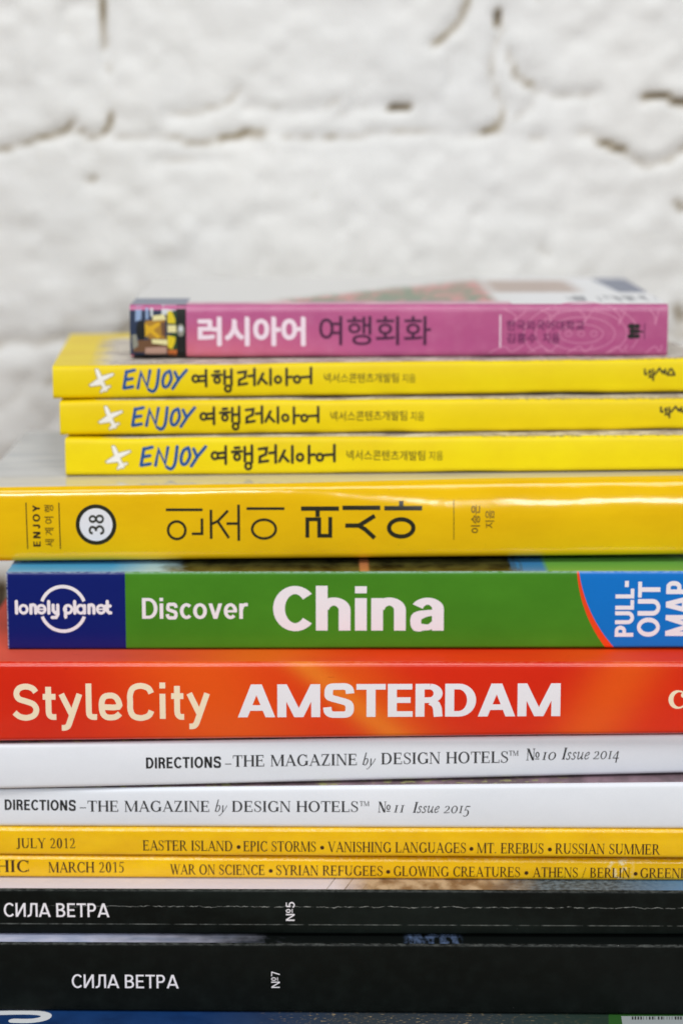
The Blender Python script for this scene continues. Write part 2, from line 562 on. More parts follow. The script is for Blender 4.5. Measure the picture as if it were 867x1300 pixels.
    if ch == 'v': W = .64; return g_s(w * .52, xh, W / 2, 0, w * 1.04) + g_s(W - w * .52, xh, W / 2, 0, w * 1.04)
    if ch == 'a':
        W, t = .64, h * .86
        return V(W - w, 0, xh - .24) + g_a(W / 2 + .01, xh - .245, W / 2 - .01, .257, 0, 158, w, t) + \
            P(smooth_path([(W - w * .5, .405), (.34, .40), (w * .62, .33), (w * .47, .205), (w * .62, .085), (.27, t / 2), (.38, .09), (W - w * .6, .22)], 4), [t * .9, t * .9, t * .9, t * .92, t * .95, t, w * .8, w * .88] + [w * .93] * 9 + [w * .85, w * .8, t, t * .95, t * .9] + [t * .85] * 20)
    if ch == '3': return P(smooth_path([(.05, .76), (.1, .9), (.25, .955), (.42, .88), (.45, .73), (.36, .58), (.2, .535)], 4), w) + P(smooth_path([(.2, .535), (.38, .5), (.49, .32), (.42, .12), (.25, .045), (.09, .1), (.03, .26)], 4), w)
    if ch == '8': return A_(.28, .745, .25, .265, 0, 360) + A_(.28, .275, .28, .29, 0, 360)
    if ch == '5': return B(.1, .5, 1 - h) + P([(.12, 1 - h / 2), (.085, .5)], w) + P(smooth_path([(.085, .5), (.25, .6), (.42, .53), (.49, .33), (.42, .13), (.25, .045), (.09, .1), (.03, .24)], 4), w)
    if ch == '7': return B(0, .54, 1 - h) + g_s(.47, 1 - h, .2, 0, w * 1.05)
    if ch == '№': return sans_glyph('N', w, h) + [[(x + .82, y) for x, y in p] for p in g_a(.2, .72, .2, .29, 0, 360, w * .8, h * .8) + [[(.0, .22), (.4, .22), (.4, .22 + h * .8), (.0, .22 + h * .8)]]]
    raise KeyError(ch)


def sans_polys(body, w, h, track):
    x, out = 0.0, []
    for ch in body:
        if ch == ' ':
            x += .30
            continue
        pl = sans_glyph(ch, w, h)
        a = min(v[0] for p in pl for v in p)
        b = max(v[0] for p in pl for v in p)
        k = .55 if ch in 'AАTТYvЛ' else (.8 if ch in 'OoCСcDe' else 1)
        x -= track * (1 - k) / 2
        out += [[(x + vx - a, vy) for vx, vy in p] for p in pl]
        x += b - a + track - track * (1 - k) / 2
    return out


def inside_any(ov, of, vs, fs):
    """the triangles whose middle lies inside at least one pen stroke"""
    if not of: return of
    C = np.array([[sum(ov[i][k] for i in f) / len(f) for k in (0, 1)] for f in of])
    hit = np.zeros(len(C), bool)
    for f in fs:
        q = np.array([(vs[i][0], vs[i][1]) for i in f])
        m = np.all((C >= q.min(0)) & (C <= q.max(0)), 1) & ~hit
        if not m.any(): continue
        p = C[m]
        ins = np.zeros(len(p), bool)
        for a, b in zip(q, np.roll(q, -1, 0)):
            if a[1] == b[1]: continue
            c = (a[1] > p[:, 1]) != (b[1] > p[:, 1])
            ins ^= c & (p[:, 0] < (b[0] - a[0]) * (p[:, 1] - a[1]) / (b[1] - a[1]) + a[0])
        hit[m] |= ins
    return [f for f, h in zip(of, hit) if h]


class Print:
    """everything printed in one place on a spine, as one mesh lying on the cover"""

    def __init__(s, book, name):
        s.b, s.name = book, name
        s.layer = 0
        s.items = []          # (outline in design coordinates, layer, ink)
        s.mats = []

    def mi(s, m):
        if m not in s.mats: s.mats.append(m)
        return s.mats.index(m)

    def stroke(s, pts, w, mat, cap=1):
        return s.polys(strip(pts, w, cap), mat)

    def fit(s, vs, box, rot, shear):
        if shear: vs = [(x + shear * y, y) for x, y in vs]
        if rot: vs = [(-y, x) for x, y in vs]
        xs, ys = [v[0] for v in vs], [v[1] for v in vs]
        x0, x1, y0, y1 = min(xs), max(xs), min(ys), max(ys)
        bx0, by0, bx1, by1 = box
        return [(bx0 + (x - x0) / (x1 - x0) * (bx1 - bx0), by1 - (y - y0) / (y1 - y0) * (by1 - by0)) for x, y in vs]

    def flow(s, pl, box, mat, rot=0, shear=0.0, slope=0.0):
        vs = s.fit([v for p in pl for v in p], box, rot, shear)
        if slope: vs = [(x, y + (x - box[0]) * slope) for x, y in vs]
        i = 0
        for p in pl:
            s.polys([vs[i:i + len(p)]], mat)
            i += len(p)
        return s

    def text(s, body, box, mat, off=0.0, rot=0, shear=0.0, slope=0.0):
        """the built-in font, made bolder by inking its outline"""
        vs, fs = font_mesh(body)
        pl = [[vs[i] for i in f] for f in fs]
        if off:
            cnt = {}
            for f in fs:
                for i in range(len(f)):
                    e = tuple(sorted((f[i], f[(i + 1) % len(f)])))
                    cnt[e] = cnt.get(e, 0) + 1
            for (i, j), c in cnt.items():
                if c == 1: pl += strip([vs[i], vs[j]], off * 2)
                if c == 1: pl += disc(vs[i][0], vs[i][1], off, n=8)
        return s.flow(pl, box, mat, rot, shear, slope)

    def sans(s, body, box, mat, w=.2, h=None, track=.1, rot=0, shear=0.0, slope=0.0):
        return s.flow(sans_polys(body, w, h or w * .86, track), box, mat, rot, shear, slope)

    def serif(s, body, x0, x1, base, cap, mat, shear=0.0, slope=0.0, track=0.03):
        """baseline and cap height in design units"""
        pl = serif_polys(body, track, shear)
        xs = [v[0] for p in pl for v in p]
        a, b = min(xs), max(xs)
        k = (x1 - x0) / (b - a)
        for p in pl:
            q = [(x0 + (x - a) * k, base - y * cap) for x, y in p]
            s.polys([[(x, y + (x - x0) * slope) for x, y in q]], mat)
        return s

    def polys(s, pl, mat):
        mi = s.mi(mat)
        for p in pl: s.items.append((list(p), s.layer, mi))
        return s

    def over(s):
        s.layer += 1
        return s

    def build(s, lift=0.00005):
        """one clean sheet per layer and ink: overlapping pen strokes are merged"""
        b = s.b
        bm = bmesh.new()
        groups = {}
        for p, ly, mi in s.items: groups.setdefault((ly, mi), []).append(p)
        tag_layer = bm.verts.layers.int.new('layer')
        for (ly, mi), pl in groups.items():
            vs, fs = [], []
            for p in pl:
                q = [p[i] for i in range(len(p)) if math.hypot(p[i][0] - p[i - 1][0], p[i][1] - p[i - 1][1]) > 1e-5]
                ar = sum(q[i - 1][0] * q[i][1] - q[i][0] * q[i - 1][1] for i in range(len(q)))
                if len(q) < 3 or abs(ar) < 1e-7: continue
                if ar < 0: q.reverse()
                fs.append(list(range(len(vs), len(vs) + len(q))))
                vs += [Vector(v) for v in q]
            ov, oe, of, _, _, src = delaunay_2d_cdt(vs, [], fs, 0, 1e-5)
            of = inside_any(ov, of, vs, fs)
            V = []
            for v in ov:
                u, z = b.local(v[0], v[1])
                V.append(bm.verts.new((u, 0, z)))
                V[-1][tag_layer] = ly
            for f in of:
                try:
                    fc = bm.faces.new([V[i] for i in f])
                    fc.material_index = mi
                except ValueError:
                    pass
        us = [v.co.x for v in bm.verts]
        zs = [v.co.z for v in bm.verts]
        cuts = [((0, 0, min(zs) + (max(zs) - min(zs)) * k / 10), (0, 0, 1)) for k in range(1, 10)]
        if b.wave or b.lean:
            cuts += [((min(us) + k * .004, 0, 0), (1, 0, 0)) for k in range(1, int((max(us) - min(us)) / .004) + 1)]
        for co, no in cuts:
            bmesh.ops.bisect_plane(bm, geom=bm.verts[:] + bm.edges[:] + bm.faces[:], plane_co=co, plane_no=no, dist=1e-8)
        tag_layer = bm.verts.layers.int['layer']
        for v in bm.verts:
            u, e, z = v.co
            v.co = (u - b.e0, b.yf(u, z) - lift - 1.5e-5 * v[tag_layer], z)
        for f in bm.faces:
            f.normal_update()
            if f.normal.y > 0: f.normal_flip()
        return mesh_obj(s.name, bm, None, b.cover, mats=s.mats)


def page_mat(name, col, dark):
    m = Mat(name, 0.75, 0.2)
    f = m.noise(40, 3, (0.4, 0.4, 120), seed=1.0)
    g = m.noise(14, 2, seed=2.0)
    c = m.mix(m.ramp(f, 0.35, 0.7), hexc(dark), hexc(col))
    c = m.mix(m.math('MULTIPLY', m.ramp(g, 0.5, 0.8), 0.25), c, hexc('cdbd9a'))
    m.color(c)
    m.bump(f, 0.5, 0.0003)
    return m.m


PAGES = page_mat('pages', 'e9e4d8', 'b9b3a6')
PAGES_GREY = page_mat('glossy_pages', 'dcdcdc', 'a5a6a8')


def is_top(M, y, at=0.0016):
    return M.math('GREATER_THAN', y, at)


def cutend(M, c, y):
    return c


# ================================================================== the wall
def unproject(px, py, Y):
    u, v = (px - 433.5) / FPX, -(py - 650) / FPX
    d = Vector((u, math.cos(PITCH) + v * math.sin(PITCH), -math.sin(PITCH) + v * math.cos(PITCH)))
    return CAM + d * ((Y - CAM.y) / d.y)


WALL_Y = 0.25
# bare mortar lines and holes where the paint has broken, traced as joints of the masonry:
# (points, half width, groove depth mm, bare 0..1)
JOINTS = [
    ([(133, -190), (129, -60), (130, 0), (133, 35), (134, 62)], 4.5, 3.0, 0.75),
    ([(133, 84), (135, 90)], 4.5, 2.0, 0.75),
    ([(134, 62), (134, 84)], 4, 1.8, .15),
    ([(144, 138), (141, 150), (135, 166)], 4.5, 2.6, 0.8),
    ([(-230, 205), (-80, 196), (0, 190), (30, 180), (60, 171), (84, 165), (94, 152)], 5, 3.0, 0.5),
    ([(100, 165), (120, 173), (138, 168)], 5, 2.2, 0.3),
    ([(150, 175), (185, 170), (220, 172), (250, 180), (282, 178)], 5, 2.2, 0.25),
    ([(282, 178), (310, 169), (330, 171)], 6, 2.6, 0.45),
    ([(330, 171), (400, 178), (480, 172), (520, 170), (620, 170), (640, 165)], 5, 2.0, 0.26),
    ([(466, 172), (484, 171)], 5, 2.0, 0.35),
    ([(215, 140), (270, 138), (290, 128), (299, 113)], 5, 2.2, 0.2),
    ([(310, 138), (360, 139), (400, 138), (430, 124)], 5, 2.2, 0.12),
    ([(430, 140), (490, 134)], 5, 1.6, 0.12),
    ([(80, 45), (82, 20), (88, 6), (128, 6)], 7, 2.4, 0.08),
    ([(200, 205), (240, 198), (290, 205)], 6, 1.8, 0.1),
    ([(110, 228), (120, 227)], 6, 1.8, 0.3),
    ([(494, 136), (518, 136)], 4.5, 5.0, 1.15),
    ([(610, -180), (600, -60), (597, -10), (595, 5), (585, 28), (566, 47), (552, 57)], 6, 3.0, 0.5),
    ([(572, 62), (574, 105)], 6, 2.0, 0.1),
    ([(631, 18), (632, 32)], 4.5, 5.0, 1.2),
    ([(636, 38), (628, 60), (625, 85), (632, 120), (642, 140), (634, 160), (612, 170)], 6, 2.6, 0.44),
    ([(645, 60), (655, 100), (680, 115), (706, 125), (722, 122), (760, 119)], 5, 2.4, 0.36),
    ([(700, 124), (720, 122)], 5, 2.4, 0.3),
    ([(682, 120), (672, 140), (655, 152)], 6, 2.2, 0.2),
    ([(816, 125), (840, 121), (860, 128), (900, 128), (1000, 120), (1150, 124)], 5.5, 3.0, 1.05),
    ([(736, 172), (754, 172)], 5, 2.4, 0.5),
    ([(760, 178), (790, 188), (808, 205), (826, 212), (848, 203), (867, 188), (900, 172), (1000, 170), (1150, 178)], 6, 3.2, 0.9),
    ([(677, 175), (690, 176)], 6, 1.8, 0.2),
    ([(860, 258), (868, 266)], 6, 2.0, 0.35),
    ([(602, 270), (603, 300)], 5, 1.8, 0.15),
    ([(688, 318), (694, 324)], 6, 1.8, 0.25),
    # the course below, half hidden by the stack
    ([(-230, 446), (-60, 442), (-4, 440), (4, 434)], 8, 3.0, 0.55),
    ([(4, 436), (60, 430), (95, 429), (150, 424), (165, 412)], 9, 2.6, 0.22),
    ([(165, 424), (330, 432), (520, 426), (700, 434), (850, 425), (1000, 432), (1150, 428)], 6, 2.6, 0.3),
    ([(858, 392), (866, 405), (862, 440), (880, 470)], 8, 2.6, 0.35),
    ([(80, 410), (120, 404), (160, 400)], 9, 1.6, 0.1),
    ([(56, 488), (66, 480)], 8, 1.6, 0.2),
    ([(-20, 610), (20, 578), (50, 555), (72, 528)], 8, 1.8, 0.12),
    ([(0, 520), (30, 490)], 9, 1.4, 0.08),
    ([(-160, 300), (-150, 440)], 6, 2.6, 0.4), ([(330, 180), (332, 300), (326, 425)], 6, 1.0, 0.02), ([(1010, 180), (1000, 430)], 6, 2.4, 0.3),
    ([(-230, 700), (0, 704), (300, 698), (600, 706), (900, 700), (1150, 704)], 6, 2.6, 0.3),
    ([(0, 748), (-2, 766), (0, 790)], 11, 6.0, 1.25),
    ([(140, 440), (136, 560), (142, 700)], 6, 2.2, 0.2), ([(620, 440), (626, 700)], 6, 2.2, 0.2),
    ([(-230, -95), (100, -88), (420, -96), (800, -90), (1150, -94)], 6, 2.6, 0.3),
]


def vnoise(X, Z, f, seed):
    rng = np.random.RandomState(seed)
    g = rng.rand(80, 80)
    x, z = X * f + 20, Z * f + 20
    i, j = np.floor(x).astype(int), np.floor(z).astype(int)
    a, b = x - i, z - j
    a, b = a * a * (3 - 2 * a), b * b * (3 - 2 * b)
    q = lambda ii, jj: g[ii % 80, jj % 80]
    return q(i, j) * (1 - a) * (1 - b) + q(i + 1, j) * a * (1 - b) + q(i, j + 1) * (1 - a) * b + q(i + 1, j + 1) * a * b - 0.5


def build_wall():
    nx, nz = 400, 340
    x0, x1, z0, z1 = -0.5, 0.5, -0.52, 0.33
    X, Z = np.meshgrid(np.linspace(x0, x1, nx), np.linspace(z0, z1, nz), indexing='ij')
    depth = np.zeros_like(X)
    bare = np.zeros_like(X)
    # wobble so the lines are not ruled
    wx = 0.0022 * vnoise(X, Z, 60, 1) + 0.001 * vnoise(X, Z, 160, 2)
    wz = 0.0022 * vnoise(X, Z, 60, 3) + 0.001 * vnoise(X, Z, 160, 4)
    br = np.clip(0.72 + 1.3 * vnoise(X, Z, 75, 5) + 1.0 * vnoise(X, Z, 210, 6), 0.3, 1.2)
    k = SP * (WALL_Y - CAM.y) / DIST / math.cos(PITCH)
    for pts, hw, dm, bb in JOINTS:
        P = [unproject(px, py, WALL_Y) for px, py in pts]
        d = np.full_like(X, 9.0)
        for a, b in zip(P[:-1], P[1:]):
            ax, az, bx, bz = a.x, a.z, b.x, b.z
            L2 = (bx - ax) ** 2 + (bz - az) ** 2 or 1e-9
            t = np.clip(((X + wx - ax) * (bx - ax) + (Z + wz - az) * (bz - az)) / L2, 0, 1)
            d = np.minimum(d, np.hypot(X + wx - ax - t * (bx - ax), Z + wz - az - t * (bz - az)))
        w = hw * k
        depth = np.maximum(depth, 0.0008 * dm * np.exp(-(d / (w * 1.2)) ** 2))
        bare = np.maximum(bare, (1.2 if bb > .45 else 1.9) * bb * np.exp(-(d / (w * 0.75)) ** 2) * (br if bb < 1 else 1))
    lump = 0.0030 * vnoise(X, Z, 11, 11) + 0.0010 * vnoise(X, Z, 31, 12) + 0.0013 * vnoise(X, Z, 75, 13) + 0.0017 * vnoise(X, Z, 150, 14)
    Y = WALL_Y + depth + lump
    # small chips and pits in the paint, thicker along the joints
    pit = vnoise(X, Z, 190, 21) + .5 * vnoise(X, Z, 90, 22) + .35 * vnoise(X, Z, 9, 23)
    chip = np.clip((pit - .52) / .16, 0, 1)
    Y += 0.0012 * chip
    bare = np.maximum(bare, .42 * chip)
    n = nx * nz
    co = np.stack([X.ravel(), Y.ravel(), Z.ravel()], 1)
    back = co.copy()
    idx = np.arange(n).reshape(nx, nz)
    f = np.stack([idx[:-1, :-1], idx[1:, :-1], idx[1:, 1:], idx[:-1, 1:]], -1).reshape(-1, 4)
    # a real thickness: back corners and rim
    yb = WALL_Y + 0.12
    rim = np.concatenate([idx[:, 0], idx[-1, 1:], idx[-2::-1, -1], idx[0, -2:0:-1]])
    rb = co[rim].copy()
    rb[:, 1] = yb
    verts = np.concatenate([co, rb])
    m = len(rim)
    faces = [tuple(q) for q in f]
    for i in range(m):
        j = (i + 1) % m
        faces.append((int(rim[j]), int(rim[i]), n + i, n + j))
    faces.append(tuple(n + i for i in range(m)))
    me = bpy.data.meshes.new('brick_wall')
    me.from_pydata(verts.tolist(), [], faces)
    at = me.attributes.new('bare_mortar', 'FLOAT', 'POINT')
    at.data.foreach_set('value', np.concatenate([bare.ravel(), np.zeros(m)]).astype(np.float32))
    me.polygons.foreach_set('use_smooth', [True] * len(me.polygons))
    me.update()
    o = bpy.data.objects.new('brick_wall', me)
    COL.objects.link(o)
    M = Mat('painted_brick', 0.55, 0.35)
    a = M.t.nodes.new('ShaderNodeAttribute')
    a.attribute_name = 'bare_mortar'
    fac = a.outputs['Fac']
    n1 = M.noise(9, 4, seed=4.0)
    n2 = M.noise(45, 5, seed=6.0, rough=0.65)
    paint = M.mix(M.ramp(n1, 0.35, 0.7), hexc('e7e7e5'), hexc('dfe0e0'))
    paint = M.mix(M.math('MULTIPLY', M.ramp(n2, 0.55, 0.8), 0.35), paint, hexc('c9c9c5'))
    c = M.mix(M.ramp(fac, 0.05, 0.62), paint, hexc('94866a'))
    c = M.mix(M.ramp(fac, 0.5, 1.15), c, hexc('453a2e'))
    M.color(M.grain(c, 0.05, 900))
    h = M.math('ADD', M.noise(120, 5, seed=2.2, rough=0.7), M.math('MULTIPLY', M.noise(420, 3, seed=5.0), 0.4))
    M.bump(h, 0.45, 0.0016)
    me.materials.append(M.m)
    return tag(o, 'whitewashed rough brick wall with bare mortar cracks behind the stack', 'wall')


build_wall()

# ================================================================== surface under the stack (below the picture)
bm = bmesh.new()
bmesh.ops.create_cube(bm, size=1)
bmesh.ops.scale(bm, vec=(1.2, 0.62, 0.03), verts=bm.verts)
bmesh.ops.translate(bm, vec=(0, -0.04, -0.1782 - 0.015), verts=bm.verts)
bmesh.ops.bevel(bm, geom=bm.edges[:], offset=0.003, segments=2, affect='EDGES')
M = Mat('pale_wood', 0.5, 0.4)
M.color(M.mix(M.ramp(M.noise(6, 5, (1, 14, 1)), .3, .7), hexc('b99c78'), hexc('9c7d59')))
tag(mesh_obj('table_surface', bm, M.m), kind='structure')

# ================================================================== inks
BLACK = ink('black_ink', '1c1a18')
SOFTBLACK = ink('dark_grey_ink', '2b2824', 0.5)
WHITE = ink('white_ink', 'eceaf0')
CREAM = ink('cream_ink', 'f5e3c4')
BROWNINK = ink('brown_ink', '3d2208')
BLUEINK = ink('blue_ink', '0a4f96')
OLIVE = ink('olive_ink', '4a3d08')

# ================================================================== bottom: blue magazine
Z_B = -0.1675
b = Book('magazine', (0, 0, 0), (867, 0, 0), -0.150, 0.150, -0.041, -0.043, (-0.1778, -0.16755), (-0.1778, -0.16755), 0.215,
         'dark blue glossy magazine at the very bottom, only its cover edge showing', 'magazine', r=0.0012, bulge=0)
M = Mat('blue_cover', 0.3, 0.5)
x, y, z = M.coord()
n = M.noise(70, 5, seed=1.5)
nf = M.noise(500, 4, (1, 2, 1), seed=4.5, rough=.7)
c = M.mix(M.ramp(n, 0.3, 0.7), hexc('12305f'), hexc('1b437d'))
c = M.mix(M.ramp(M.math('ADD', x, M.math('MULTIPLY', n, .03)), 0.115, 0.17), c, hexc('39424a'))
c = M.mix(M.math('MULTIPLY', M.ramp(x, 0.12, 0.14), M.ramp(nf, .58, .66)), c, hexc('b8a27c'))
c = M.mix(M.ramp(x, .19, .24), c, hexc('2b3f33'))
M.color(M.grain(c, .16))
M.bump(nf, .1, .0003)
b.build(M.m, PAGES_GREY)


def cover_top_polys(book, name, items, mats):
    """printed marks lying on the front cover (the upper face) of a book, given in world x, y"""
    bm = bmesh.new()
    ca, sa = math.cos(book.psi), math.sin(book.psi)
    o = book.root.location
    for k, (pl, mi) in enumerate(items):
        for p in pl:
            vs = []
            for X, Y in p:
                dx, dy = X - o.x, Y - o.y
                u, d = dx * ca + dy * sa, -dx * sa + dy * ca
                vs.append(bm.verts.new((u, d, book.zt(u + book.e0) + 0.00005 + (k if len(items) < 5 else 0) * 1e-5 + (k * 1e-6 if len(items) > 5 else 0))))
            f = bm.faces.new(vs)
            f.material_index = mi
            f.normal_update()
            if f.normal.z < 0: f.normal_flip()
    return mesh_obj(name, bm, None, book.cover, mats=mats)


# the tail of a big white letter at the left, a white barcode panel with a green border at the right
def on_top(px, py, zz=Z_B):
    u, v = (px - 433.5) / FPX, -(py - 650) / FPX
    d = Vector((u, math.cos(PITCH) + v * math.sin(PITCH), -math.sin(PITCH) + v * math.cos(PITCH)))
    p = CAM + d * ((zz - CAM.z) / d.z)
    return p.x, p.y


path = smooth_path([on_top(*p) for p in ((-60, 1289), (0, 1286), (40, 1285.5), (58, 1288), (56, 1293), (40, 1296), (18, 1296))], 5)
GREEN_INK = ink('leaf_green_ink', '2f5f28')
WCI = ink('white_cover_ink', 'e4e8ec')
cover_top_polys(b, 'title_letter', [([q], 0) for q in strip(path, [0.0036] * len(path), 1)], [WCI])
p = [on_top(*q) for q in ((772, 1286), (772, 1330), (930, 1330), (930, 1286))]
items = [([p], 0)]
p = [on_top(*q) for q in ((788, 1290), (794, 1330), (915, 1330), (915, 1290))]
items.append(([p], 1))
rows = []
for i in range(26):
    a = 802 + i * 3.6 + random.uniform(-.6, .6)
    w = random.choice((.7, 1.2, 1.9))
    rows.append([on_top(*q) for q in ((a, 1290.6), (a, 1294.5), (a + w, 1294.5), (a + w, 1290.6))])
items.append((rows, 2))
cover_top_polys(b, 'barcode_panel', items, [GREEN_INK, ink('dull_white_ink', 'aab2b4'), BLACK])


# ================================================================== black magazines
def black_book(ql, qr, xl, xr, yl, yr, zl, zr, label, seed, crease):
    b = Book('magazine', ql, qr, xl, xr, yl, yr, zl, zr, 0.205, label, 'magazine', 'black magazines with white Cyrillic titles', r=0.0008, bulge=0.0002, ext=(.012, .008))
    M = Mat('black_cover', 0.45, 0.11)
    U, H, y = b.mat_uv(M)
    T = zl[1] - zl[0]
    c = hexc('070c0a')
    n1 = M.noise(170, 4, (1, 1, 1), seed=seed)
    n2 = M.noise(900, 3, (0.5, 1, 1), seed=seed + 1, rough=.7)
    c = M.mix(M.math('MULTIPLY', M.ramp(n1, .45, .75), .6), c, hexc('141b19'))
    c = M.mix(M.math('MULTIPLY', M.ramp(M.noise(35, 5, (.25, 1, 1.5), seed=seed + 2.5), .5, .72), .5), c, hexc('1c2421' if crease else '0e1211'))
    if crease:
        # a cracked fold running the length of the spine and a straighter one under it
        wob = M.math('ADD', M.math('MULTIPLY', M.math('SUBTRACT', M.noise(150, 3, (1, 0, 0), seed=seed), .5), .0021),
                     M.math('MULTIPLY', M.math('SUBTRACT', M.noise(800, 2, (1, 0, 0), seed=seed), .5), .0009))
        d = M.math('ABSOLUTE', M.math('SUBTRACT', H, M.math('ADD', wob, .0058)))
        wid = M.math('MULTIPLY', M.ramp(M.noise(420, 3, (1, 0, 0), seed=seed + 3), .40, .80), .00028)
        wid = M.math('MULTIPLY', wid, M.ramp(U, 30, 150))
        line = M.math('LESS_THAN', d, wid)
        line = M.math('MULTIPLY', line, M.ramp(n2, .3, .5))
        c = M.mix(M.math('MULTIPLY', line, .55), c, hexc('b4b8b4'))
        d2 = M.math('ABSOLUTE', M.math('SUBTRACT', H, .0121))
        l2 = M.math('MULTIPLY', M.math('LESS_THAN', d2, .00016), M.ramp(M.noise(300, 4, (1, .2, .2), seed=seed + 5), .38, .62))
        c = M.mix(M.math('MULTIPLY', l2, .5), c, hexc('8d928e'))
    # worn edge and a painted whitish highlight along the top fold, tiny chips
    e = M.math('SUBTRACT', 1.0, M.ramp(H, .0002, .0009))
    wear_glint = M.math('MULTIPLY', e, M.ramp(n2, .42, .7))
    c = M.mix(M.math('MULTIPLY', wear_glint, .22), c, hexc('9aa09c'))
    chip = M.ramp(M.noise(1100, 1, seed=seed + 9), .82, .85)
    c = M.mix(M.math('MULTIPLY', chip, .7), c, hexc('c8ccc8'))
    # front cover
    top = is_top(M, y, .0012)
    if crease:
        pic = hexc('d9d2dc')
        ln = M.math('LESS_THAN', M.math('FRACT', M.math('DIVIDE', M.lin(y, -900, U), 23.0)), .06)
        pic = M.mix(M.math('MULTIPLY', ln, M.ramp(U, 400, 430)), pic, hexc('6b5f58'))
        br = M.mix(M.ramp(M.noise(160, 4, (1, .5, 1), seed=2), .4, .6), hexc('8a6c4e'), hexc('c3ab8c'))
        pic = M.mix(M.ramp(U, 425, 470), pic, br)
        bl = M.mix(M.ramp(M.noise(600, 4, seed=5), .35, .65), hexc('3c444a'), hexc('6d7c88'))
        pic = M.mix(M.ramp(U, 615, 690), pic, bl)
        pic = M.mix(M.ramp(U, 780, 870), pic, hexc('5f87ae'))
    else:
        pic = M.mix(M.ramp(M.noise(60, 4, (1, 3, 1), seed=3), .4, .6), hexc('c6c9de'), hexc('a9b2cc'))
        pic = M.mix(M.ramp(M.math('ADD', U, M.math('MULTIPLY', n1, 160)), 170, 430), pic, hexc('0f1312'))
        k = M.math('MULTIPLY', M.ramp(U, 512, 520), M.math('SUBTRACT', 1.0, M.ramp(U, 580, 590)))
        pic = M.mix(M.math('MULTIPLY', k, M.ramp(M.noise(420, 4, (1, .3, 1), seed=7), .40, .75)), pic, hexc('6f86b0'))
    c = M.mix(top, c, pic)
    M.color(M.grain(c, .18))
    M.bump(n2, .12, .0002)
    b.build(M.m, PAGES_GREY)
    return b


b = black_book((0, 1197, 1282), (867, 1201, 1289), -.1144, .1138, -.016, -.020, (-.1673, -.1434), (-.1673, -.1429),
               'thick black magazine spine numbered 7, smooth and unscratched', 11, False)
Print(b, 'title_lettering').sans('СИЛА ВЕТРА', (92, 1236, 228, 1253.5), WHITE, .145, track=.14, slope=.006).build()
Print(b, 'issue_lettering').sans('№7', (345.5, 1233, 356.5, 1253.5), WHITE, .12, track=.12, rot=1).build()
b = black_book((0, 1129, 1186), (867, 1132, 1187), -.1149, .1143, -.009, -.013, (-.1429, -.1271), (-.1418, -.1265),
               'thinner black magazine spine numbered 5 with a cracked white crease along it', 21, True)
Print(b, 'title_lettering').sans('СИЛА ВЕТРА', (5.5, 1146, 140, 1164), WHITE, .15, track=.14, slope=.005).build()
Print(b, 'issue_lettering').sans('№5', (364, 1145, 375.5, 1169), WHITE, .14, track=.12, rot=1).build()


# ================================================================== two yellow monthly magazines
def yellow_mag(ql, qr, xl, xr, yl, yr, zl, zr, label, seed):
    b = Book('magazine', ql, qr, xl, xr, yl, yr, zl, zr, 0.175, label, 'magazine', 'yellow bordered monthly magazines', r=0.0011, bulge=0.0003, wave=.00005, ext=(.02, .012))
    M = Mat('yellow_gloss_cover', 0.2, 0.5)
    U, H, y = b.mat_uv(M)
    n = M.noise(120, 4, (.5, 1, 1), seed=seed)
    n2 = M.noise(1300, 3, (.6, 1, 1), seed=seed + 2, rough=.7)
    c = M.mix(M.ramp(n, .35, .7), hexc('f4c40a'), hexc('e9b506'))
    wear_glint = M.math('MULTIPLY', M.math('SUBTRACT', 1.0, M.ramp(H, .0004, .0014)), M.ramp(n2, .5, .62))  # worn flecks and a pale highlight line painted along the top shoulder
    c = M.mix(M.math('MULTIPLY', wear_glint, .3), c, hexc('fbe9b0'))
    if seed > 40:      # rubbed patch across the cover line
        k = M.math('MULTIPLY', M.ramp(U, 770, 778), M.math('SUBTRACT', 1.0, M.ramp(U, 796, 806)))
        c = M.mix(M.math('MULTIPLY', k, M.ramp(M.noise(500, 3, seed=3), .5, .62)), c, hexc('efdfae'))
    dirt = M.ramp(M.noise(1500, 2, seed=seed + 5), .74, .8)
    c = M.mix(M.math('MULTIPLY', dirt, .6), c, hexc('6b4a08'))
    M.color(M.grain(c, .1))
    M.bump(n, .25, .0006)
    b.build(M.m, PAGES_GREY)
    return b


b = yellow_mag((0, 1087, 1114.5), (867, 1093, 1119.5), -.1161, .1154, .002, -.003, (-.1268, -.1192), (-.1263, -.1192),
               'lower yellow magazine spine dated MARCH 2015 above the black magazines', 41)
Print(b, 'masthead_lettering').serif('GEOGRAPHIC', -126, 37, 1107.5, 15.5, BROWNINK).build()
Print(b, 'date_lettering').serif('MARCH 2015', 62, 158, 1108, 13.5, BROWNINK).build()
P = Print(b, 'cover_lines_lettering')
for t, a, e in (('WAR ON SCIENCE', 217, 337), ('•', 342, 348), ('SYRIAN REFUGEES', 352, 487), ('•', 491, 497), ('GLOWING CREATURES', 501, 661), ('•', 666, 672),
                ('ATHENS / BERLIN', 677, 800), ('•', 804, 810), ('GREENLAND', 813, 904)):
    yb = 1110.5 + (a - 217) * .0085
    if t == '•': P.polys(disc(a + 3, yb - 5.5, 2.6, n=16), BROWNINK)
    else: P.serif(t, a, e, yb, 13.2, BROWNINK, slope=.0085)
P.build()
b = yellow_mag((0, 1051, 1086), (867, 1054, 1090), -.1160, .1149, .002, -.005, (-.1188, -.1093), (-.1177, -.1077),
               'upper yellow magazine spine dated JULY 2012 under the white magazines', 31)
Print(b, 'date_lettering').serif('JULY 2012', 21, 97, 1077, 13, BROWNINK).build()
P = Print(b, 'cover_lines_lettering')
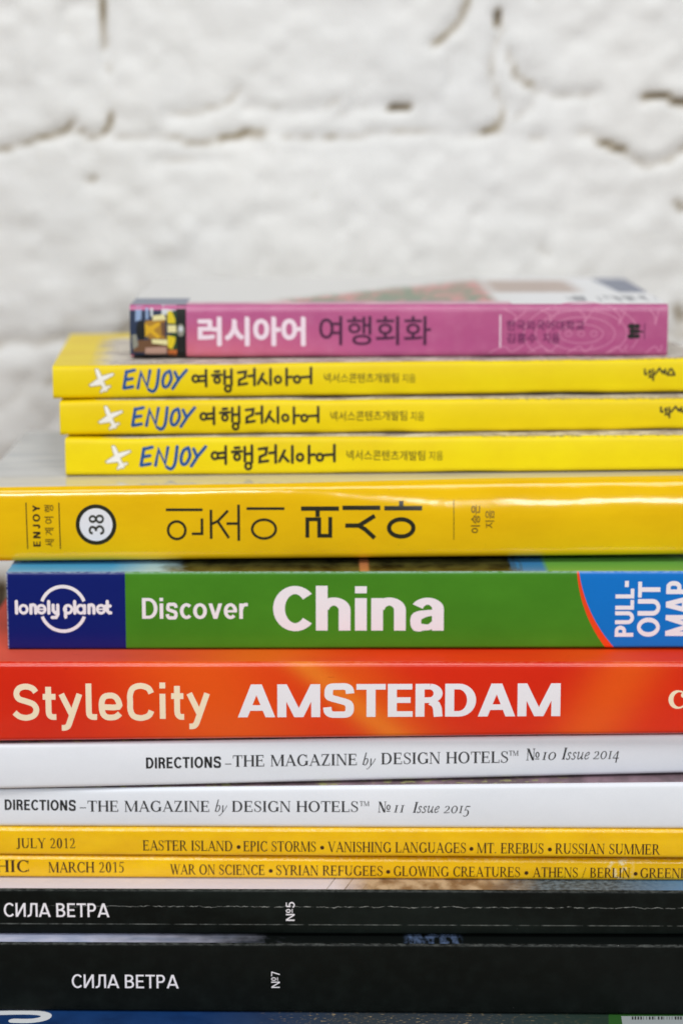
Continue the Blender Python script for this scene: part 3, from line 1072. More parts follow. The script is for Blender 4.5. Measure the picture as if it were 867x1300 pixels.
for t, a, e in (('EASTER ISLAND', 183, 297), ('•', 302, 308), ('EPIC STORMS', 311, 403), ('•', 408, 414), ('VANISHING LANGUAGES', 418, 593), ('•', 597, 603),
                ('MT. EREBUS', 607, 691), ('•', 696, 702), ('RUSSIAN SUMMER', 706, 838)):
    yb = 1080 + (a - 183) * .0078
    if t == '•': P.polys(disc(a + 3, yb - 5.5, 2.6, n=16), BROWNINK)
    else: P.serif(t, a, e, yb, 13.4, BROWNINK, slope=.0078)
P.build()


# ================================================================== two white magazines
def white_mag(ql, qr, xl, xr, yl, yr, zl, zr, label, seed):
    b = Book('magazine', ql, qr, xl, xr, yl, yr, zl, zr, 0.20, label, 'magazine', 'white hotel magazines', r=0.0013, bulge=0.0005, ext=(.006, .012))
    M = Mat('white_matt_cover', 0.5, 0.35)
    U, H, y = b.mat_uv(M)
    c = M.mix(M.ramp(M.noise(30, 4, (.4, 1, 1), seed=seed), .35, .7), hexc('e8edf5'), hexc('dfe5ee'))
    pic = M.mix(M.ramp(M.noise(90, 4, (1, .4, 1), seed=seed + 3), .42, .6), hexc('8d7580'), hexc('6a5a60'))
    pic = M.mix(M.math('MULTIPLY', M.ramp(M.noise(300, 3, seed=seed + 4), .55, .65), M.math('SUBTRACT', 1.0, M.ramp(U, 700, 730))), pic, hexc('9c9a6c'))
    c = M.mix(is_top(M, y, .0018), c, pic)
    c = M.mix(M.math('MULTIPLY', M.ramp(M.noise(1400, 2, seed=seed + 7), .76, .8), .35), c, hexc('8f97a4'))
    M.color(M.grain(c, .07))
    b.build(M.m, PAGES_GREY)
    return b


INKBLK = ink('magazine_black_ink', '15181c', .5)
INKTXT = ink('magazine_text_ink', '2a2c30', .5)
b = white_mag((0, 1003, 1050), (867, 995, 1055), -.1159, .1146, .003, -.0045, (-.1092, -.0962), (-.1077, -.0916),
              'lower white magazine spine marked 11 and 2015, directly above the yellow magazines', 5)
Print(b, 'title_lettering').sans('DIRECTIONS', (7, 1014.5, 98, 1028.5), INKBLK, .21, .17, track=.13, slope=.012).build()
P = Print(b, 'subtitle_lettering')
P.serif('–', 103, 111, 1030, 14, INKTXT)
P.serif('THE MAGAZINE', 113, 268, 1030.5, 14, INKTXT, slope=.003)
P.serif('by', 275, 291, 1031, 14, INKTXT, shear=.25)
P.serif('DESIGN HOTELS', 297, 457, 1031, 14, INKTXT, slope=.003)
P.serif('™', 459, 471, 1031.5, 14, INKTXT)
P.build()
P = Print(b, 'issue_lettering')
P.serif('№', 482, 498, 1032, 14, INKBLK, shear=.05)
P.serif(['o1', 'o1'], 502, 516, 1032, 15, INKTXT, shear=.2)
P.serif('Issue', 526, 560, 1032.5, 14, INKTXT, shear=.22)
P.serif(['o2', 'o0', 'o1', 'o5'], 565, 599, 1033, 15, INKTXT, shear=.2)
P.build()
b = white_mag((0, 947, 1003), (867, 935, 983), -.1150, .1155, .0005, .0045, (-.0953, -.0796), (-.0909, -.0772),
              'upper white magazine spine marked 10 and 2014, tilting up under the red book', 9)
Print(b, 'title_lettering').sans('DIRECTIONS', (185, 962.5, 280, 977), INKBLK, .21, .17, track=.13, slope=-.012).build()
P = Print(b, 'subtitle_lettering')
P.serif('–', 285, 293, 975.5, 14, INKTXT)
P.serif('THE MAGAZINE', 295, 452, 974.5, 14.2, INKTXT, slope=-.013)
P.serif('by', 459, 476, 972.5, 14, INKTXT, shear=.25)
P.serif('DESIGN HOTELS', 483, 644, 971.5, 14.2, INKTXT, slope=-.013)
P.serif('™', 645, 657, 968.5, 14, INKTXT)
P.build()
P = Print(b, 'issue_lettering')
P.serif('№', 667, 684, 966.5, 14.5, INKBLK, shear=.05)
P.serif(['o1', 'o0'], 687, 705, 966, 15.5, INKTXT, shear=.2)
P.serif('Issue', 712, 748, 965.5, 14.5, INKTXT, shear=.22, slope=-.01)
P.serif(['o2', 'o0', 'o1', 'o4'], 752, 785, 965, 15.5, INKTXT, shear=.2, slope=-.01)
P.build()

# ================================================================== red guide book
b = Book('paperback_book', (0, 841, 942), (867, 841, 932), -.1144, .1144, 0, 0, (-.0785, -.0511), (-.0759, -.0511), 0.155,
         'thick red orange guide book with AMSTERDAM in white capitals on its spine', 'book', r=0.0016, bulge=0.0004, wave=.00004, ext=(.012, .012))
M = Mat('red_cover', 0.22, 0.5)
U, H, y = b.mat_uv(M)
n = M.noise(26, 4, (1, 1, 1.6), seed=3.0)
n2 = M.noise(900, 3, (.5, 1, 1), seed=5.0, rough=.7)
c = M.mix(M.ramp(n, .3, .7), hexc('e02c0a'), hexc('d5230a'))


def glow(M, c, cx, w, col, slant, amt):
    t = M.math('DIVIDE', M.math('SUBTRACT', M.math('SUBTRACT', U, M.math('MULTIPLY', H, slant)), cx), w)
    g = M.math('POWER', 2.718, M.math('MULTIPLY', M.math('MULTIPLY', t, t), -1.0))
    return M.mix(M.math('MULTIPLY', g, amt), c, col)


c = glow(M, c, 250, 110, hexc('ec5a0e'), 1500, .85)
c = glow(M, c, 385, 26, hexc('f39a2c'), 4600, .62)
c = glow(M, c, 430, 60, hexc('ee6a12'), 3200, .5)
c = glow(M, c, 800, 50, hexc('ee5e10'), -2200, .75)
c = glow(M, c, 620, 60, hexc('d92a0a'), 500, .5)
top = is_top(M, y, .0019)
tc = M.mix(M.ramp(M.noise(20, 4, (1, 2, 1), seed=8.0), .35, .65), hexc('f03c10'), hexc('e4340c'))
tc = M.mix(M.math('MULTIPLY', M.ramp(U, 330, 120), .5), tc, hexc('cf6a58'))  # pale pink reflection painted into the left end of the top cover
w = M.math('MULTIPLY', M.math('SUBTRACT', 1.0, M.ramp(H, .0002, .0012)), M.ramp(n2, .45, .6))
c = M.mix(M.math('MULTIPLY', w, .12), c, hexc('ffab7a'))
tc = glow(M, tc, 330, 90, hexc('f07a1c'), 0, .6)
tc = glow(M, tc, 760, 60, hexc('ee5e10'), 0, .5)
c = M.mix(top, c, tc)
M.put(M.b.inputs['Roughness'], M.lin(top, .38, .22))
M.put(M.b.inputs['Specular IOR Level'], M.lin(top, -.35, .5))
sc_ = M.ramp(M.noise(400, 4, (.25, 1, 2.5), seed=9.0), .70, .74)
c = M.mix(M.math('MULTIPLY', sc_, .4), c, hexc('8c1c08'))
M.color(M.grain(c, .09))
M.bump(M.noise(60, 3, seed=2.0), .12, .0008)
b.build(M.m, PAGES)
cr = lambda pts: [(X / 3.096, 850 + Y / 3.096) for X, Y in pts]
P = Print(b, 'series_lettering')
for pts in (smooth_path([(143, 88), (130, 73), (104, 66), (78, 73), (67, 93), (76, 114), (104, 124), (132, 135), (144, 156), (134, 179), (106, 189), (78, 184), (58, 168)], 4),
            [(192, 67), (192, 160)] + smooth_path([(192, 160), (194, 176), (204, 185), (222, 186)], 4), [(170, 106), (220, 106)],
            [(243, 95), (283, 178)], [(314, 95), (274, 205)] + smooth_path([(274, 205), (268, 220), (258, 228), (242, 229)], 4),
            [(350, 54), (350, 160)] + smooth_path([(350, 160), (352, 177), (362, 185), (382, 186)], 4),
            smooth_path([(400, 146), (466, 146), (464, 118), (450, 104), (433, 101), (412, 106), (402, 124), (401, 150), (406, 174), (420, 186), (440, 188), (458, 184), (472, 172)], 3),
            smooth_path([(596, 92), (584, 72), (553, 63), (524, 73), (513, 98), (513, 127), (513, 156), (524, 181), (553, 190), (584, 181), (596, 161)], 4),
            [(640, 94), (640, 193)], [(640, 50), (640, 73)],
            [(697, 63), (697, 160)] + smooth_path([(697, 160), (699, 175), (708, 184), (724, 185)], 4), [(674, 103), (722, 103)],
            [(745, 92), (785, 175)], [(815, 92), (776, 200)] + smooth_path([(776, 200), (770, 214), (760, 222), (744, 223)], 4)):
    P.stroke(cr(pts), 7.4, CREAM, cap=0)
P.build()
Print(b, 'title_lettering').sans('AMSTERDAM', (302, 867.5, 711, 911.5), WHITE, .21, .17, track=.065, slope=-.004).build()
pts = arc(861, 887.5, 10, 10.5, -42, -318, 24)
Print(b, 'imprint_lettering').polys(strip(pts, [2.2 + 4.0 * max(0, -math.cos(R(-42 - 276 * i / 24))) for i in range(25)]), CREAM).polys(disc(867, 882, 3.4), CREAM).build()

# ================================================================== green guide book
b = Book('paperback_book', (10, 727, 825), (867, 725, 822), -.1138, .1165, .018, .018, (-.0509, -.0240), (-.0503, -.0237), 0.13,
         'green guide book with a navy end panel and the word China on its spine', 'book', r=0.0009, bulge=0.0002, wave=.00003, ext=(0, .012))
M = Mat('green_cover', 0.3, 0.3)
U, H, y = b.mat_uv(M)
sc = (b.qr[0] - b.ql[0]) / b.W0
V = M.math('SUBTRACT', M.math('MULTIPLY', H, sc), -727.0)       # design row
n = M.noise(60, 4, (.6, 1, 1), seed=2.0)
n2 = M.noise(1100, 3, (.5, 1, 1), seed=5.0, rough=.7)
c = M.mix(M.ramp(n, .3, .7), hexc('478a1e'), hexc('3f7f19'))
c = M.mix(M.math('LESS_THAN', U, 160.0), c, hexc('071a6c'))
c = M.mix(M.math('MULTIPLY', M.ramp(M.noise(330, 5, (.18, 1, 2), seed=14.0, rough=.65), .68, .73), .22), c, hexc('b9cbb0'))
rad = lambda cx, cy: M.math('POWER', M.math('ADD', M.math('POWER', M.math('SUBTRACT', U, cx), 2.0), M.math('POWER', M.math('SUBTRACT', V, cy), 2.0)), .5)
c = M.mix(M.math('LESS_THAN', rad(917, 712), 187.0), c, hexc('e8471a'))
c = M.mix(M.math('LESS_THAN', rad(919, 700), 187.6), c, hexc('0b74cc'))
pic = M.mix(M.ramp(M.noise(150, 5, (1, .5, 1), seed=4.0), .35, .65), hexc('16150c'), hexc('565428'))
tc = M.mix(M.ramp(U, 140, 190), hexc('4fa6de'), hexc('a9cfe0'))
tc = M.mix(M.ramp(M.math('ADD', U, M.math('MULTIPLY', M.noise(200, 3, seed=6.0), 60)), 225, 265), tc, pic)
tc = M.mix(M.math('MULTIPLY', M.ramp(U, 455, 458), M.math('SUBTRACT', 1.0, M.ramp(U, 466, 470))), tc, hexc('c27f50'))
tc = M.mix(M.ramp(M.math('ADD', U, M.math('MULTIPLY', M.noise(500, 3, (1, .1, 1), seed=9.0), 40)), 668, 682), tc, hexc('3f86c2'))
tc = M.mix(M.ramp(U, 690, 697), tc, hexc('6fb04a'))
w = M.math('MULTIPLY', M.math('SUBTRACT', 1.0, M.ramp(H, .0001, .0006)), M.ramp(n2, .35, .55))
c = M.mix(M.math('MULTIPLY', w, .5), c, hexc('b9d4e2'))
c = M.mix(is_top(M, y, .0011), c, tc)
endw = M.math('MULTIPLY', M.math('SUBTRACT', 1.0, M.ramp(U, 10.4, 12.0)), M.ramp(n2, .42, .55))
c = M.mix(M.math('MULTIPLY', endw, .7), c, hexc('c9d0de'))
M.color(M.grain(c, .1))
M.bump(n, .1, .0006)
b.build(M.m, PAGES)
P = Print(b, 'publisher_logo')
P.polys(strip(arc(81.1, 773.2, 28.3, 28.3, 20, 160, 24), 4.3), WHITE)
P.polys(strip(arc(81.1, 773.2, 28.3, 28.3, 200, 340, 24), 4.3), WHITE)
lp = lambda X, Y: (10 + X / 5.78, 730 + Y / 5.78)


def lps(*pts, w=24):
    P.stroke([lp(*p) for p in pts], w / 5.78, WHITE, cap=1)


def lpo(cx, cy=252, r=27):
    P.polys(ring(*lp(cx, cy), r / 5.78, r * 1.05 / 5.78, 21 / 5.78), WHITE)


lps((70, 195), (70, 280)); lpo(121)
lps((175, 222), (175, 280)); lps(*arc(192, 240, 18, 20, 180, 360, 8)); lps((210, 240), (210, 280))
lpo(252); lps((235, 252), (275, 252), w=11)
lps((306, 195), (306, 280)); lps((338, 222), (338, 262), (352, 278), (368, 270)); lps((372, 222), (372, 290), (358, 312), (330, 312))
lpo(447); lps((428, 240), (428, 310))
lps((496, 195), (496, 280)); lpo(540); lps((567, 225), (567, 280))
lps((600, 222), (600, 280)); lps(*arc(618, 240, 18, 20, 180, 360, 8)); lps((636, 240), (636, 280))
lpo(688); lps((670, 252), (712, 252), w=11)
lps((735, 195), (735, 265), (748, 278), (758, 278)); lps((722, 228), (755, 228), w=24)
P.build()
Print(b, 'series_lettering').sans('Discover', (181, 759, 315, 786.5), WHITE, .17, .145, track=.11).build()
Print(b, 'title_lettering').sans('China', (347, 743.5, 563, 801.5), WHITE, .225, .18, track=.085).build()
P = Print(b, 'map_note_lettering')
P.sans('PULL-', (780, 737, 804, 808), WHITE, .22, .19, track=.09, rot=1)
P.sans('OUT', (808, 738, 837, 808), WHITE, .2, .17, track=.09, rot=1)
P.sans('MAP', (844, 737, 876, 807), WHITE, .22, .17, track=.08, rot=1)
P.build()


# ================================================================== thick yellow book
def lean38(k, h):
    q = min(1, max(0, (k - .40) / .26))
    q = q * q * (3 - 2 * q)
    a = 0.0008 + 0.0027 * q + .00015 * q * math.sin(k * 40)
    L = .005 + .0085 * q + .0006 * q * math.sin(k * 17 + 1)
    t = max(0, 1 - h / L)
    return a * t * t


b = Book('paperback_book', (0, 620, 714), (867, 608, 705), -.1174, .1178, .030, .033, (-.0229, .0029), (-.0211, .0057), 0.145,
         'thick glossy golden yellow book with a ringed number 38 on its spine', 'book', r=0.0022, bulge=0.0005, lean=lean38, ext=(.008, .012))
M = Mat('golden_laminate', 0.13, 0.5)
U, H, y = b.mat_uv(M)
n = M.noise(50, 4, (.6, 1, 1), seed=12.0)
c = M.mix(M.ramp(n, .3, .7), hexc('f0c206'), hexc('e6b604'))
c = M.mix(M.math('MULTIPLY', M.ramp(M.noise(1300, 2, seed=6.0), .76, .8), .6), c, hexc('4e3c06'))
tc = M.mix(M.ramp(M.noise(34, 4, (1, 2.5, 1), seed=7.0), .42, .6), hexc('c6c8c8'), hexc('b4b8ba'))
tc = M.mix(M.math('MULTIPLY', M.ramp(U, 620, 760), .45), tc, hexc('aab4a2'))
tc = M.mix(M.ramp(y, .020, .030), hexc('d2cdbf'), tc)
fold = M.math('MULTIPLY', M.ramp(U, 360, 610), .0046)
c = M.mix(M.ramp(M.math('SUBTRACT', y, fold), .0030, .0034), c, tc)
M.color(M.grain(c, .07))
M.bump(M.noise(75, 3, (.5, 1, 1), seed=1.0), .3, .0009)
b.build(M.m, PAGES)
INK38 = ink('greenish_black_ink', '262718', .3)
INKB = ink('warm_black_ink', '2c2410', .3)
P = Print(b, 'series_lettering')
for xx in (34, 75.5): P.stroke([(xx, 638), (xx + .8, 697)], 1.3, INKB, 0)
P.sans('ENJOY', (42, 641, 51.5, 694), INKB, .21, .18, track=.34, rot=1)
P.text('세 계 여 행', (57, 641, 68.5, 694), INKB, .004, rot=1)
P.build()
P = Print(b, 'number_badge')
P.polys(disc(122, 666, 25.8, n=48), INK38).over().polys(disc(122, 666, 20.8, n=48), ink('badge_white_ink', 'e6e6ea'))
P.over().sans('38', (112.5, 653, 132.5, 679), INK38, .15, .125, track=.1, rot=1)
P.build()
P = Print(b, 'title_lettering')
thin = 3.4
P.stroke([(210.5, 647), (257, 647)], thin, INK38, 0).polys(ring(224, 673, 11, 11.2, thin), INK38).stroke([(256, 658), (256, 677.5), (243, 677.5)], thin, INK38, 0)
P.stroke([(267.5, 647), (267.5, 684)], thin, INK38, 0).stroke([(268, 665), (276, 661.5), (289, 648)], thin, INK38, 0).stroke([(276, 661.5), (290, 683)], thin, INK38, 0)
P.stroke([(287, 664.5), (301, 664.5)], thin, INK38, 0).stroke([(302.5, 640.5), (302.5, 686.5)], thin, INK38, 0)
P.stroke([(312.5, 645.5), (360.5, 645.5)], thin, INK38, 0).polys(ring(334.5, 671.5, 15, 12, thin), INK38)
wd = 5.6
P.stroke([(381.5, 645.5), (429.5, 645.5)], wd, INK38, 0).stroke([(402.5, 647), (402.5, 656)], wd, INK38, 0)
P.stroke([(389.5, 682.5), (389.5, 659), (404.5, 659), (404.5, 680), (418.5, 680), (418.5, 656)], wd - .6, INK38, 0)
P.stroke([(434, 644.5), (482, 644.5)], wd, INK38, 0).stroke([(437.5, 667), (457, 667)], wd, INK38, 0)
P.stroke([(454, 667.5), (463, 662), (475, 654.5)], wd, INK38, 0).stroke([(454, 666.5), (463, 672), (475, 683)], wd, INK38, 0)
P.stroke([(487, 645), (535, 645)], wd, INK38, 0).stroke([(508.5, 636), (508.5, 643.5)], wd, INK38, 0).polys(ring(508.5, 670, 15.5, 11, wd), INK38)
P.build()
P = Print(b, 'author_lettering')
P.stroke([(575, 635), (575.5, 685)], .9, INKB, 0)
P.text('이승은', (597, 641, 608.5, 676.5), BROWNINK, .012, rot=1)
P.text('지음', (615, 647.5, 626.5, 670.5), BROWNINK, .002, rot=1)
P.build()

# ================================================================== three slim yellow phrase books
GREYLINE = ink('grey_outline_ink', 'a49a70')
PLANEW = ink('plane_white_ink', 'f2f0ea')
WARMBLK = ink('phrasebook_black_ink', '241f08', .5)
c0 = lambda X, Y: (100 + X / 2.55, 550 + Y / 2.55)


def enjoy_book(ql, qr, xl, xr, yl, yr, zl, zr, label, seed, mapx, small, logo):
    """mapx turns design positions of the lowest copy into this copy's"""
    b = Book('paperback_book', ql, qr, xl, xr, yl, yr, zl, zr, 0.118, label, 'book', 'slim bright yellow phrase books', r=0.0015, bulge=0.0004, wave=.00032, ext=(0, .008))
    M = Mat('lemon_cover', 0.45, 0.25)
    U, H, y = b.mat_uv(M)
    n = M.noise(40, 4, (.6, 1, 1), seed=seed)
    c = M.mix(M.ramp(n, .3, .7), (hexc('f4de00'), hexc('f3d900'), hexc('f0da02'))[seed % 3], hexc('e9ca00'))
    f = M.noise(900, 4, (.6, .6, 1), seed=seed + 2, rough=.75)
    g = M.noise(120, 4, (1, 1.5, 1), seed=seed + 4)
    pic = M.mix(M.ramp(g, .4, .62), hexc('e6e0d2'), hexc('b0a49c'))
    pic = M.mix(M.math('MULTIPLY', M.ramp(f, .55, .62), .8), pic, hexc('6c5c60'))
    x = M.coord()[0]
    edge = M.math('GREATER_THAN', x, .0125)            # yellow border, then the picture
    far = M.math('MULTIPLY', edge, M.math('LESS_THAN', y, .1))
    near = M.math('MULTIPLY', far, M.math('GREATER_THAN', y, .0022))
    near = M.math('MULTIPLY', near, M.ramp(M.math('ADD', x, M.math('MULTIPLY', g, .02)), .022, .03))
    c = M.mix(near, c, pic)
    wear_glint = M.math('MULTIPLY', M.math('SUBTRACT', 1.0, M.ramp(H, .0001, .0007)), M.ramp(f, .5, .6))
    c = M.mix(M.math('MULTIPLY', M.math('MULTIPLY', wear_glint, M.ramp(U, 560, 640)), M.math('LESS_THAN', y, .004)), c, hexc('8f8254'))
    M.color(M.grain(c, .07))
    M.bump(n, .15, .0006)
    b.build(M.m, PAGES)
    mp = lambda pts: [mapx(*p) for p in pts]
    k = abs(mapx(200, 0)[0] - mapx(100, 0)[0]) / 100
    P = Print(b, 'plane_emblem')
    parts = ([(142.6, 565.5), (146, 565.2), (149, 570), (153, 581), (158.5, 593), (155.5, 595), (149, 585), (144.5, 574)],
             [(148, 575.5), (165.5, 571), (167, 573), (153, 581)],
             [(146, 578), (150.5, 586), (136.5, 588), (134.5, 586)],
             [(154, 588.5), (162, 587), (162.6, 588.8), (156, 592.5)], [(153, 588.5), (155.5, 593.5), (149.5, 596.5), (148.6, 594.8)])
    for q in parts: P.stroke(mp(q + [q[0]]), 2.0 * k, GREYLINE)
    P.over()
    for q in parts: P.polys([mp(q)], PLANEW)
    P.build()
    P = Print(b, 'brand_lettering')
    for q in ([(213, 48), (203, 104)], [(212, 50), (240, 44)], [(208, 76), (232, 72)], [(203, 104), (233, 99)],
              [(250, 104), (261, 52), (281, 100), (291, 46)],
              smooth_path([(321, 44), (315, 90), (308, 110), (298, 117), (286, 110)], 4),
              smooth_path([(357, 48), (341, 58), (333, 84), (338, 102), (351, 98), (362, 74), (357, 48)], 4),
              [(374, 52), (385, 78)], [(413, 45), (387, 76), (366, 108)]):
        P.stroke(mp([c0(*p) for p in q]), 4.3 * k, BLUEINK)
    P.build()
    P = Print(b, 'title_lettering')
    for q in ([(478, 44), (478, 100)], [(455, 66), (478, 64)], [(455, 82), (478, 80)], [(508, 49), (522, 48)], [(499, 62), (530, 60)],
              [(540, 46), (540, 92)], [(563, 42), (563, 96)], [(540, 69), (563, 67)], [(586, 53), (611, 50), (608, 70), (589, 78), (588, 95), (615, 91)],
              [(620, 66), (640, 64)], [(640, 41), (640, 97)], [(669, 58), (652, 93)], [(663, 74), (681, 93)], [(694, 44), (694, 97)],
              [(748, 44), (748, 99)], [(748, 73), (766, 71)], [(798, 73), (829, 71)], [(830, 41), (830, 93)]):
        P.stroke(mp([c0(*p) for p in q]), 3.7 * k, WARMBLK)
    for cx, cy, rr in ((443, 74, 10), (515, 78, 9), (551, 108, 9.5), (719, 80, 10), (783, 80, 10)):
        P.stroke(mp([c0(*p) for p in arc(cx, cy, rr, rr * 1.1, 0, 360, 18)]), 3.5 * k, WARMBLK, 0)
    P.build()
    P = Print(b, 'author_lettering')
    x0, y0, x1, y1 = small
    s1 = x0 + (x1 - x0) * .815
    P.text('넥서스콘텐츠개발팀', (x0, y0, s1, y1), OLIVE, .006)
    P.text('지음', (s1 + 5 * k, y0 + 1, x1, y1), OLIVE, .0)
    P.build()
    if logo:
        lx, ly = logo
        P = Print(b, 'publisher_logo')
        q_ = lambda X, Y: (lx + (X - 305) / 11.26, ly + (Y - 200) / 11.26)
        for q in ([(308, 200), (312, 278), (352, 284)], [(352, 248), (386, 244)], [(387, 212), (387, 302)], [(430, 203), (430, 305)],
                  [(362, 322), (432, 318), (434, 378)], [(448, 292), (520, 200), (578, 276)], [(545, 240), (604, 240)], [(606, 200), (606, 288)],
                  [(680, 198), (632, 292)], [(690, 198), (748, 292)], [(630, 292), (752, 292)]):
            P.stroke([q_(*p) for p in q], 2.6, WARMBLK, 0)
        P.build()
    return b


def mapper(ax, ay, ex, ey):
    """design of the lowest copy -> this copy: x = ax + ..., sheared with the spine"""
    k = (ex - ax) / (427 - 135)
    return lambda px, py: (ax + (px - 135) * k, ay + (py - 567) * k + (px - 135) * ey)


enjoy_book((83, 557, 605), (867, 553, 597), -.0973, .1197, .054, .049, (.0032, .0167), (.0063, .0185),
           'lowest of the three slim yellow phrase books, lying on the thick golden book', 3, mapper(135, 567, 427, -.003), (441, 571.5, 563, 584.5), None)
enjoy_book((76, 509.5, 552.5), (867, 506, 547), -.0993, .1213, .057, .062, (.0174, .0296), (.0187, .0299),
           'middle of the three slim yellow phrase books, between two alike', 13, mapper(125, 517.5, 404, -.002), (418, 521.5, 537, 534.5), (837.5, 516.5))
enjoy_book((67, 465, 506), (867, 455, 497), -.1019, .1226, .060, .074, (.0300, .0416), (.0309, .0429),
           'topmost slim yellow phrase book, directly under the pink book', 23, mapper(113, 470, 393, -.008), (408, 473.5, 524, 485.5), (817, 467.5))

# ================================================================== pink phrase book on top
b = Book('paperback_book', (165, 387, 454), (848, 387, 452.5), -.0763, .1178, .081, .082, (.0425, .0615), (.0428, .0617), 0.135,
         'pink Korean phrase book lying on top of the stack, picture at its left end', 'book', r=0.0022, bulge=0.0003, wave=.00003)
M = Mat('pink_cover', 0.3, 0.5)
U, H, y = b.mat_uv(M)
n = M.noise(40, 4, (.6, 1, 1), seed=6.0)
c = M.mix(M.ramp(n, .3, .7), hexc('bf5c90'), hexc('b25284'))
c = M.mix(M.math('MULTIPLY', M.ramp(U, 480, 240), M.math('MULTIPLY', M.ramp(H, .005, .018), .75)), c, hexc('d8757c'))
c = M.mix(M.math('MULTIPLY', M.ramp(U, 560, 700), .5), c, hexc('a64b7c'))
c = M.mix(M.math('MULTIPLY', M.ramp(M.noise(150, 4, seed=15.0), .45, .7), .2), c, hexc('cf86a8'))
# front cover: navy edge at the left, pink strip by the fold, white field with a faded picture, navy corner mark
f = M.noise(110, 4, (1, .35, 1), seed=3.0)
tc = M.mix(M.ramp(U, 600, 680), hexc('dadad9'), hexc('e6e8ec'))
t2 = M.mix(M.ramp(f, .4, .6), hexc('7d6a48'), hexc('c86a66'))
t3 = M.mix(M.ramp(M.noise(130, 3, (1, .4, 1), seed=9.0), .5, .58), t2, hexc('4a6a38'))
inpic = M.math('MULTIPLY', M.ramp(U, 310, 380), M.math('SUBTRACT', 1.0, M.ramp(U, 625, 640)))
inpic = M.math('MULTIPLY', inpic, M.ramp(M.math('SUBTRACT', M.lin(U, .00036, -.095), M.math('ADD', y, M.math('MULTIPLY', f, .02))), -.012, .012))
tc = M.mix(M.math('MULTIPLY', inpic, 1.0), tc, t3)
cap = M.math('MULTIPLY', M.ramp(U, 628, 650), M.math('SUBTRACT', 1.0, M.ramp(U, 748, 770)))
cap = M.math('MULTIPLY', cap, M.math('MULTIPLY', M.ramp(y, .050, .062), M.math('SUBTRACT', 1.0, M.ramp(y, .112, .125))))
tc = M.mix(M.math('MULTIPLY', cap, .8), tc, hexc('9a7358'))
tx = M.math('MULTIPLY', M.ramp(U, 722, 740), M.math('MULTIPLY', M.ramp(y, .012, .018), M.math('SUBTRACT', 1.0, M.ramp(y, .034, .042))))
tx = M.math('MULTIPLY', tx, M.ramp(M.noise(420, 2, (1, .05, 1), seed=2.0), .5, .56))
tc = M.mix(M.math('MULTIPLY', tx, .9), tc, hexc('5f6672'))
cor = M.math('MULTIPLY', M.math('GREATER_THAN', M.lin(y, 150, U), 818.0), M.math('MULTIPLY', M.math('GREATER_THAN', y, .055), M.math('LESS_THAN', y, .128)))
tc = M.mix(cor, tc, hexc('3a4c74'))
pk = M.math('MULTIPLY', M.math('SUBTRACT', 1.0, M.ramp(M.math('ADD', y, M.math('MULTIPLY', n, .012)), .016, .024)), M.math('LESS_THAN', U, 650.0))
tc = M.mix(pk, tc, M.mix(M.ramp(f, .45, .6), hexc('c06a96'), hexc('d29ab0')))
nv = M.math('MULTIPLY', M.math('LESS_THAN', U, 236.0), M.math('LESS_THAN', y, .03))
tc = M.mix(nv, tc, hexc('4a5a7c'))
c = M.mix(is_top(M, y, .0026), c, tc)
M.color(M.grain(c, .1))
b.build(M.m, PAGES)
I = {k: ink(k, v) for k, v in dict(navy_ink='24324e', sky_ink='8fa6cc', pale_ink='cdd3d8', night_ink='0e100e', gold_ink='d8a91c', lemon_ink='d9c318', straw_ink='e4dba0',
                                   umber_ink='6b4a30', rose_ink='b08c7c', moss_ink='1e4020', rust_ink='c0672c', smoke_ink='8c8c80', ochre_ink='a87c28').items()}
P = Print(b, 'cover_picture')
pr = lambda X, Y: (150 + X / 8.67, 370 + Y / 8.67)


def patch(m, *pts):
    P.over().polys([[pr(*p) for p in pts]], I[m])


patch('navy_ink', (130, 150), (650, 150), (650, 700), (130, 700))
patch('umber_ink', (170, 540), (560, 520), (650, 720), (160, 720))
patch('sky_ink', (195, 160), (265, 160), (255, 310), (190, 330))
patch('sky_ink', (305, 180), (335, 180), (335, 300), (305, 310))
patch('pale_ink', (360, 180), (385, 180), (385, 270), (360, 280))
patch('pale_ink', (480, 150), (640, 150), (620, 240), (480, 260))
patch('smoke_ink', (150, 480), (200, 470), (220, 600), (160, 640))
P.over().polys(disc(*pr(255, 425), 6.4, 12.5), I['night_ink'])
patch('ochre_ink', (300, 320), (520, 310), (520, 520), (330, 520))
patch('gold_ink', (295, 345), (350, 385), (440, 335), (470, 360), (390, 425), (470, 500), (430, 520), (350, 450), (300, 510))
patch('umber_ink', (470, 340), (520, 330), (520, 500), (480, 480))
patch('straw_ink', (385, 265), (510, 250), (530, 310), (380, 320))
patch('straw_ink', (370, 525), (540, 530), (540, 590), (370, 570))
patch('moss_ink', (585, 215), (650, 215), (650, 640), (590, 640))
patch('lemon_ink', (545, 220), (590, 210), (630, 300), (630, 350), (545, 350))
patch('straw_ink', (545, 370), (640, 370), (640, 450), (545, 450))
patch('lemon_ink', (540, 480), (630, 500), (625, 560), (590, 640), (545, 610))
patch('rose_ink', (300, 620), (530, 610), (530, 690), (290, 690))
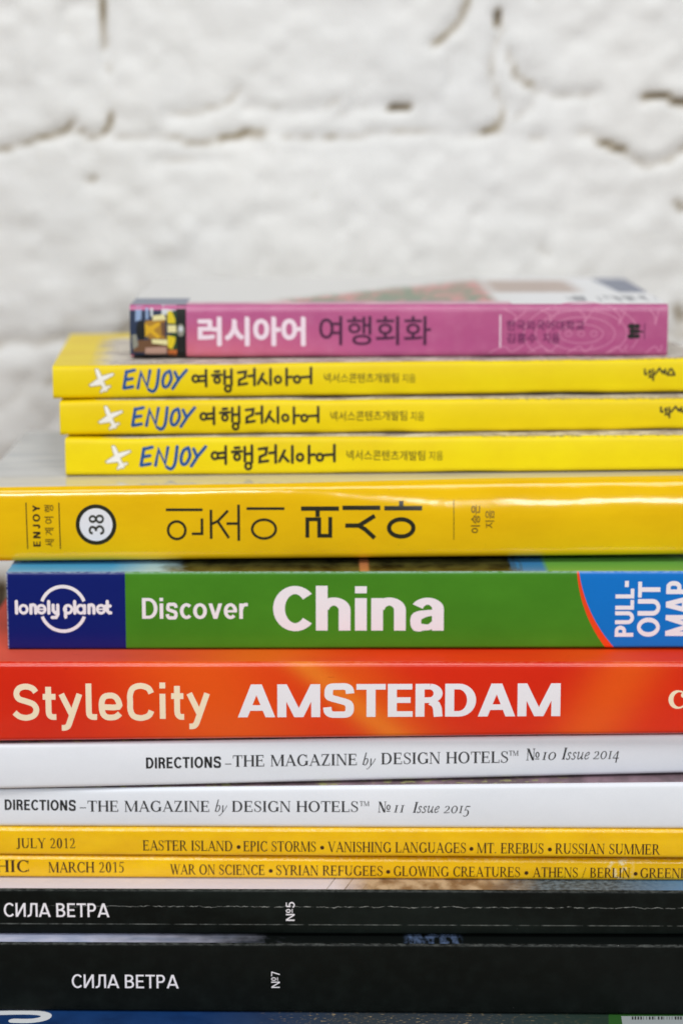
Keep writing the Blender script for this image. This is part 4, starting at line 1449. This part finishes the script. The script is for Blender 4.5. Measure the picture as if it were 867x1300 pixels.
patch('rust_ink', (545, 650), (650, 640), (640, 710), (545, 710))
patch('night_ink', (645, 150), (748, 150), (748, 720), (645, 720))
P.over().polys(disc(*pr(690, 425), 4.6, 8.0), I['smoke_ink'])
P.over().polys(disc(*pr(690, 410), 2.6, 3.5), I['pale_ink'])
patch('night_ink', (170, 700), (748, 690), (748, 725), (170, 725))
P.build()
PINKW = ink('pale_pink_ink', 'f0dce8')
PLUM = ink('plum_ink', '46163c')
PLUM2 = ink('faded_plum_ink', '6b2456')
LACE = ink('faint_pink_ink', 'cf84a8')
P = Print(b, 'ornament_print')
for k in range(4):
    P.polys(strip(arc(738, 424, 28 + k * 15, 12 + k * 9, 0, 360, 40), 1.2), LACE)
for xx in (722, 738, 754): P.polys(ring(xx, 424, 4, 3.4, 1.1), LACE)
for k in range(5):
    P.stroke(smooth_path([(640 + k * 46, 393), (655 + k * 44, 402), (648 + k * 46, 412), (668 + k * 42, 395)], 5), 1.3, LACE, 0)
    P.stroke(smooth_path([(620 + k * 50, 449), (640 + k * 48, 440), (650 + k * 47, 447), (665 + k * 44, 438)], 5), 1.3, LACE, 0)
P.build(lift=.00002)
Print(b, 'title_lettering').text('러시아어', (251, 402, 388, 439.5), PINKW, .038).build()
Print(b, 'subtitle_lettering').text('여행회화', (405, 401.5, 547, 438.5), PLUM, .010).build()
P = Print(b, 'author_lettering')
P.stroke([(635, 400), (635.3, 441)], 1.6, PINKW, 0)
P.text('한국외국어대학교', (643, 407, 742, 420), PLUM2, .02)
P.text('김흥수', (643, 423, 682, 436), PLUM2, .02)
P.text('지음', (689, 423, 711, 436), PLUM2, .02)
P.build()
P = Print(b, 'publisher_logo')
for k in range(3):
    P.polys(disc(802 + (k % 2) * 2, 414.5 + k * 6.3, 5.2, 3.4), BLACK).polys(disc(809, 414.5 + k * 6.3, 4, 3), BLACK)
P.stroke([(806, 421), (817, 421.5)], 2.2, BLACK, 0).stroke([(818.5, 411), (818.5, 431)], 1.3, PLUM2, 0)
P.build()
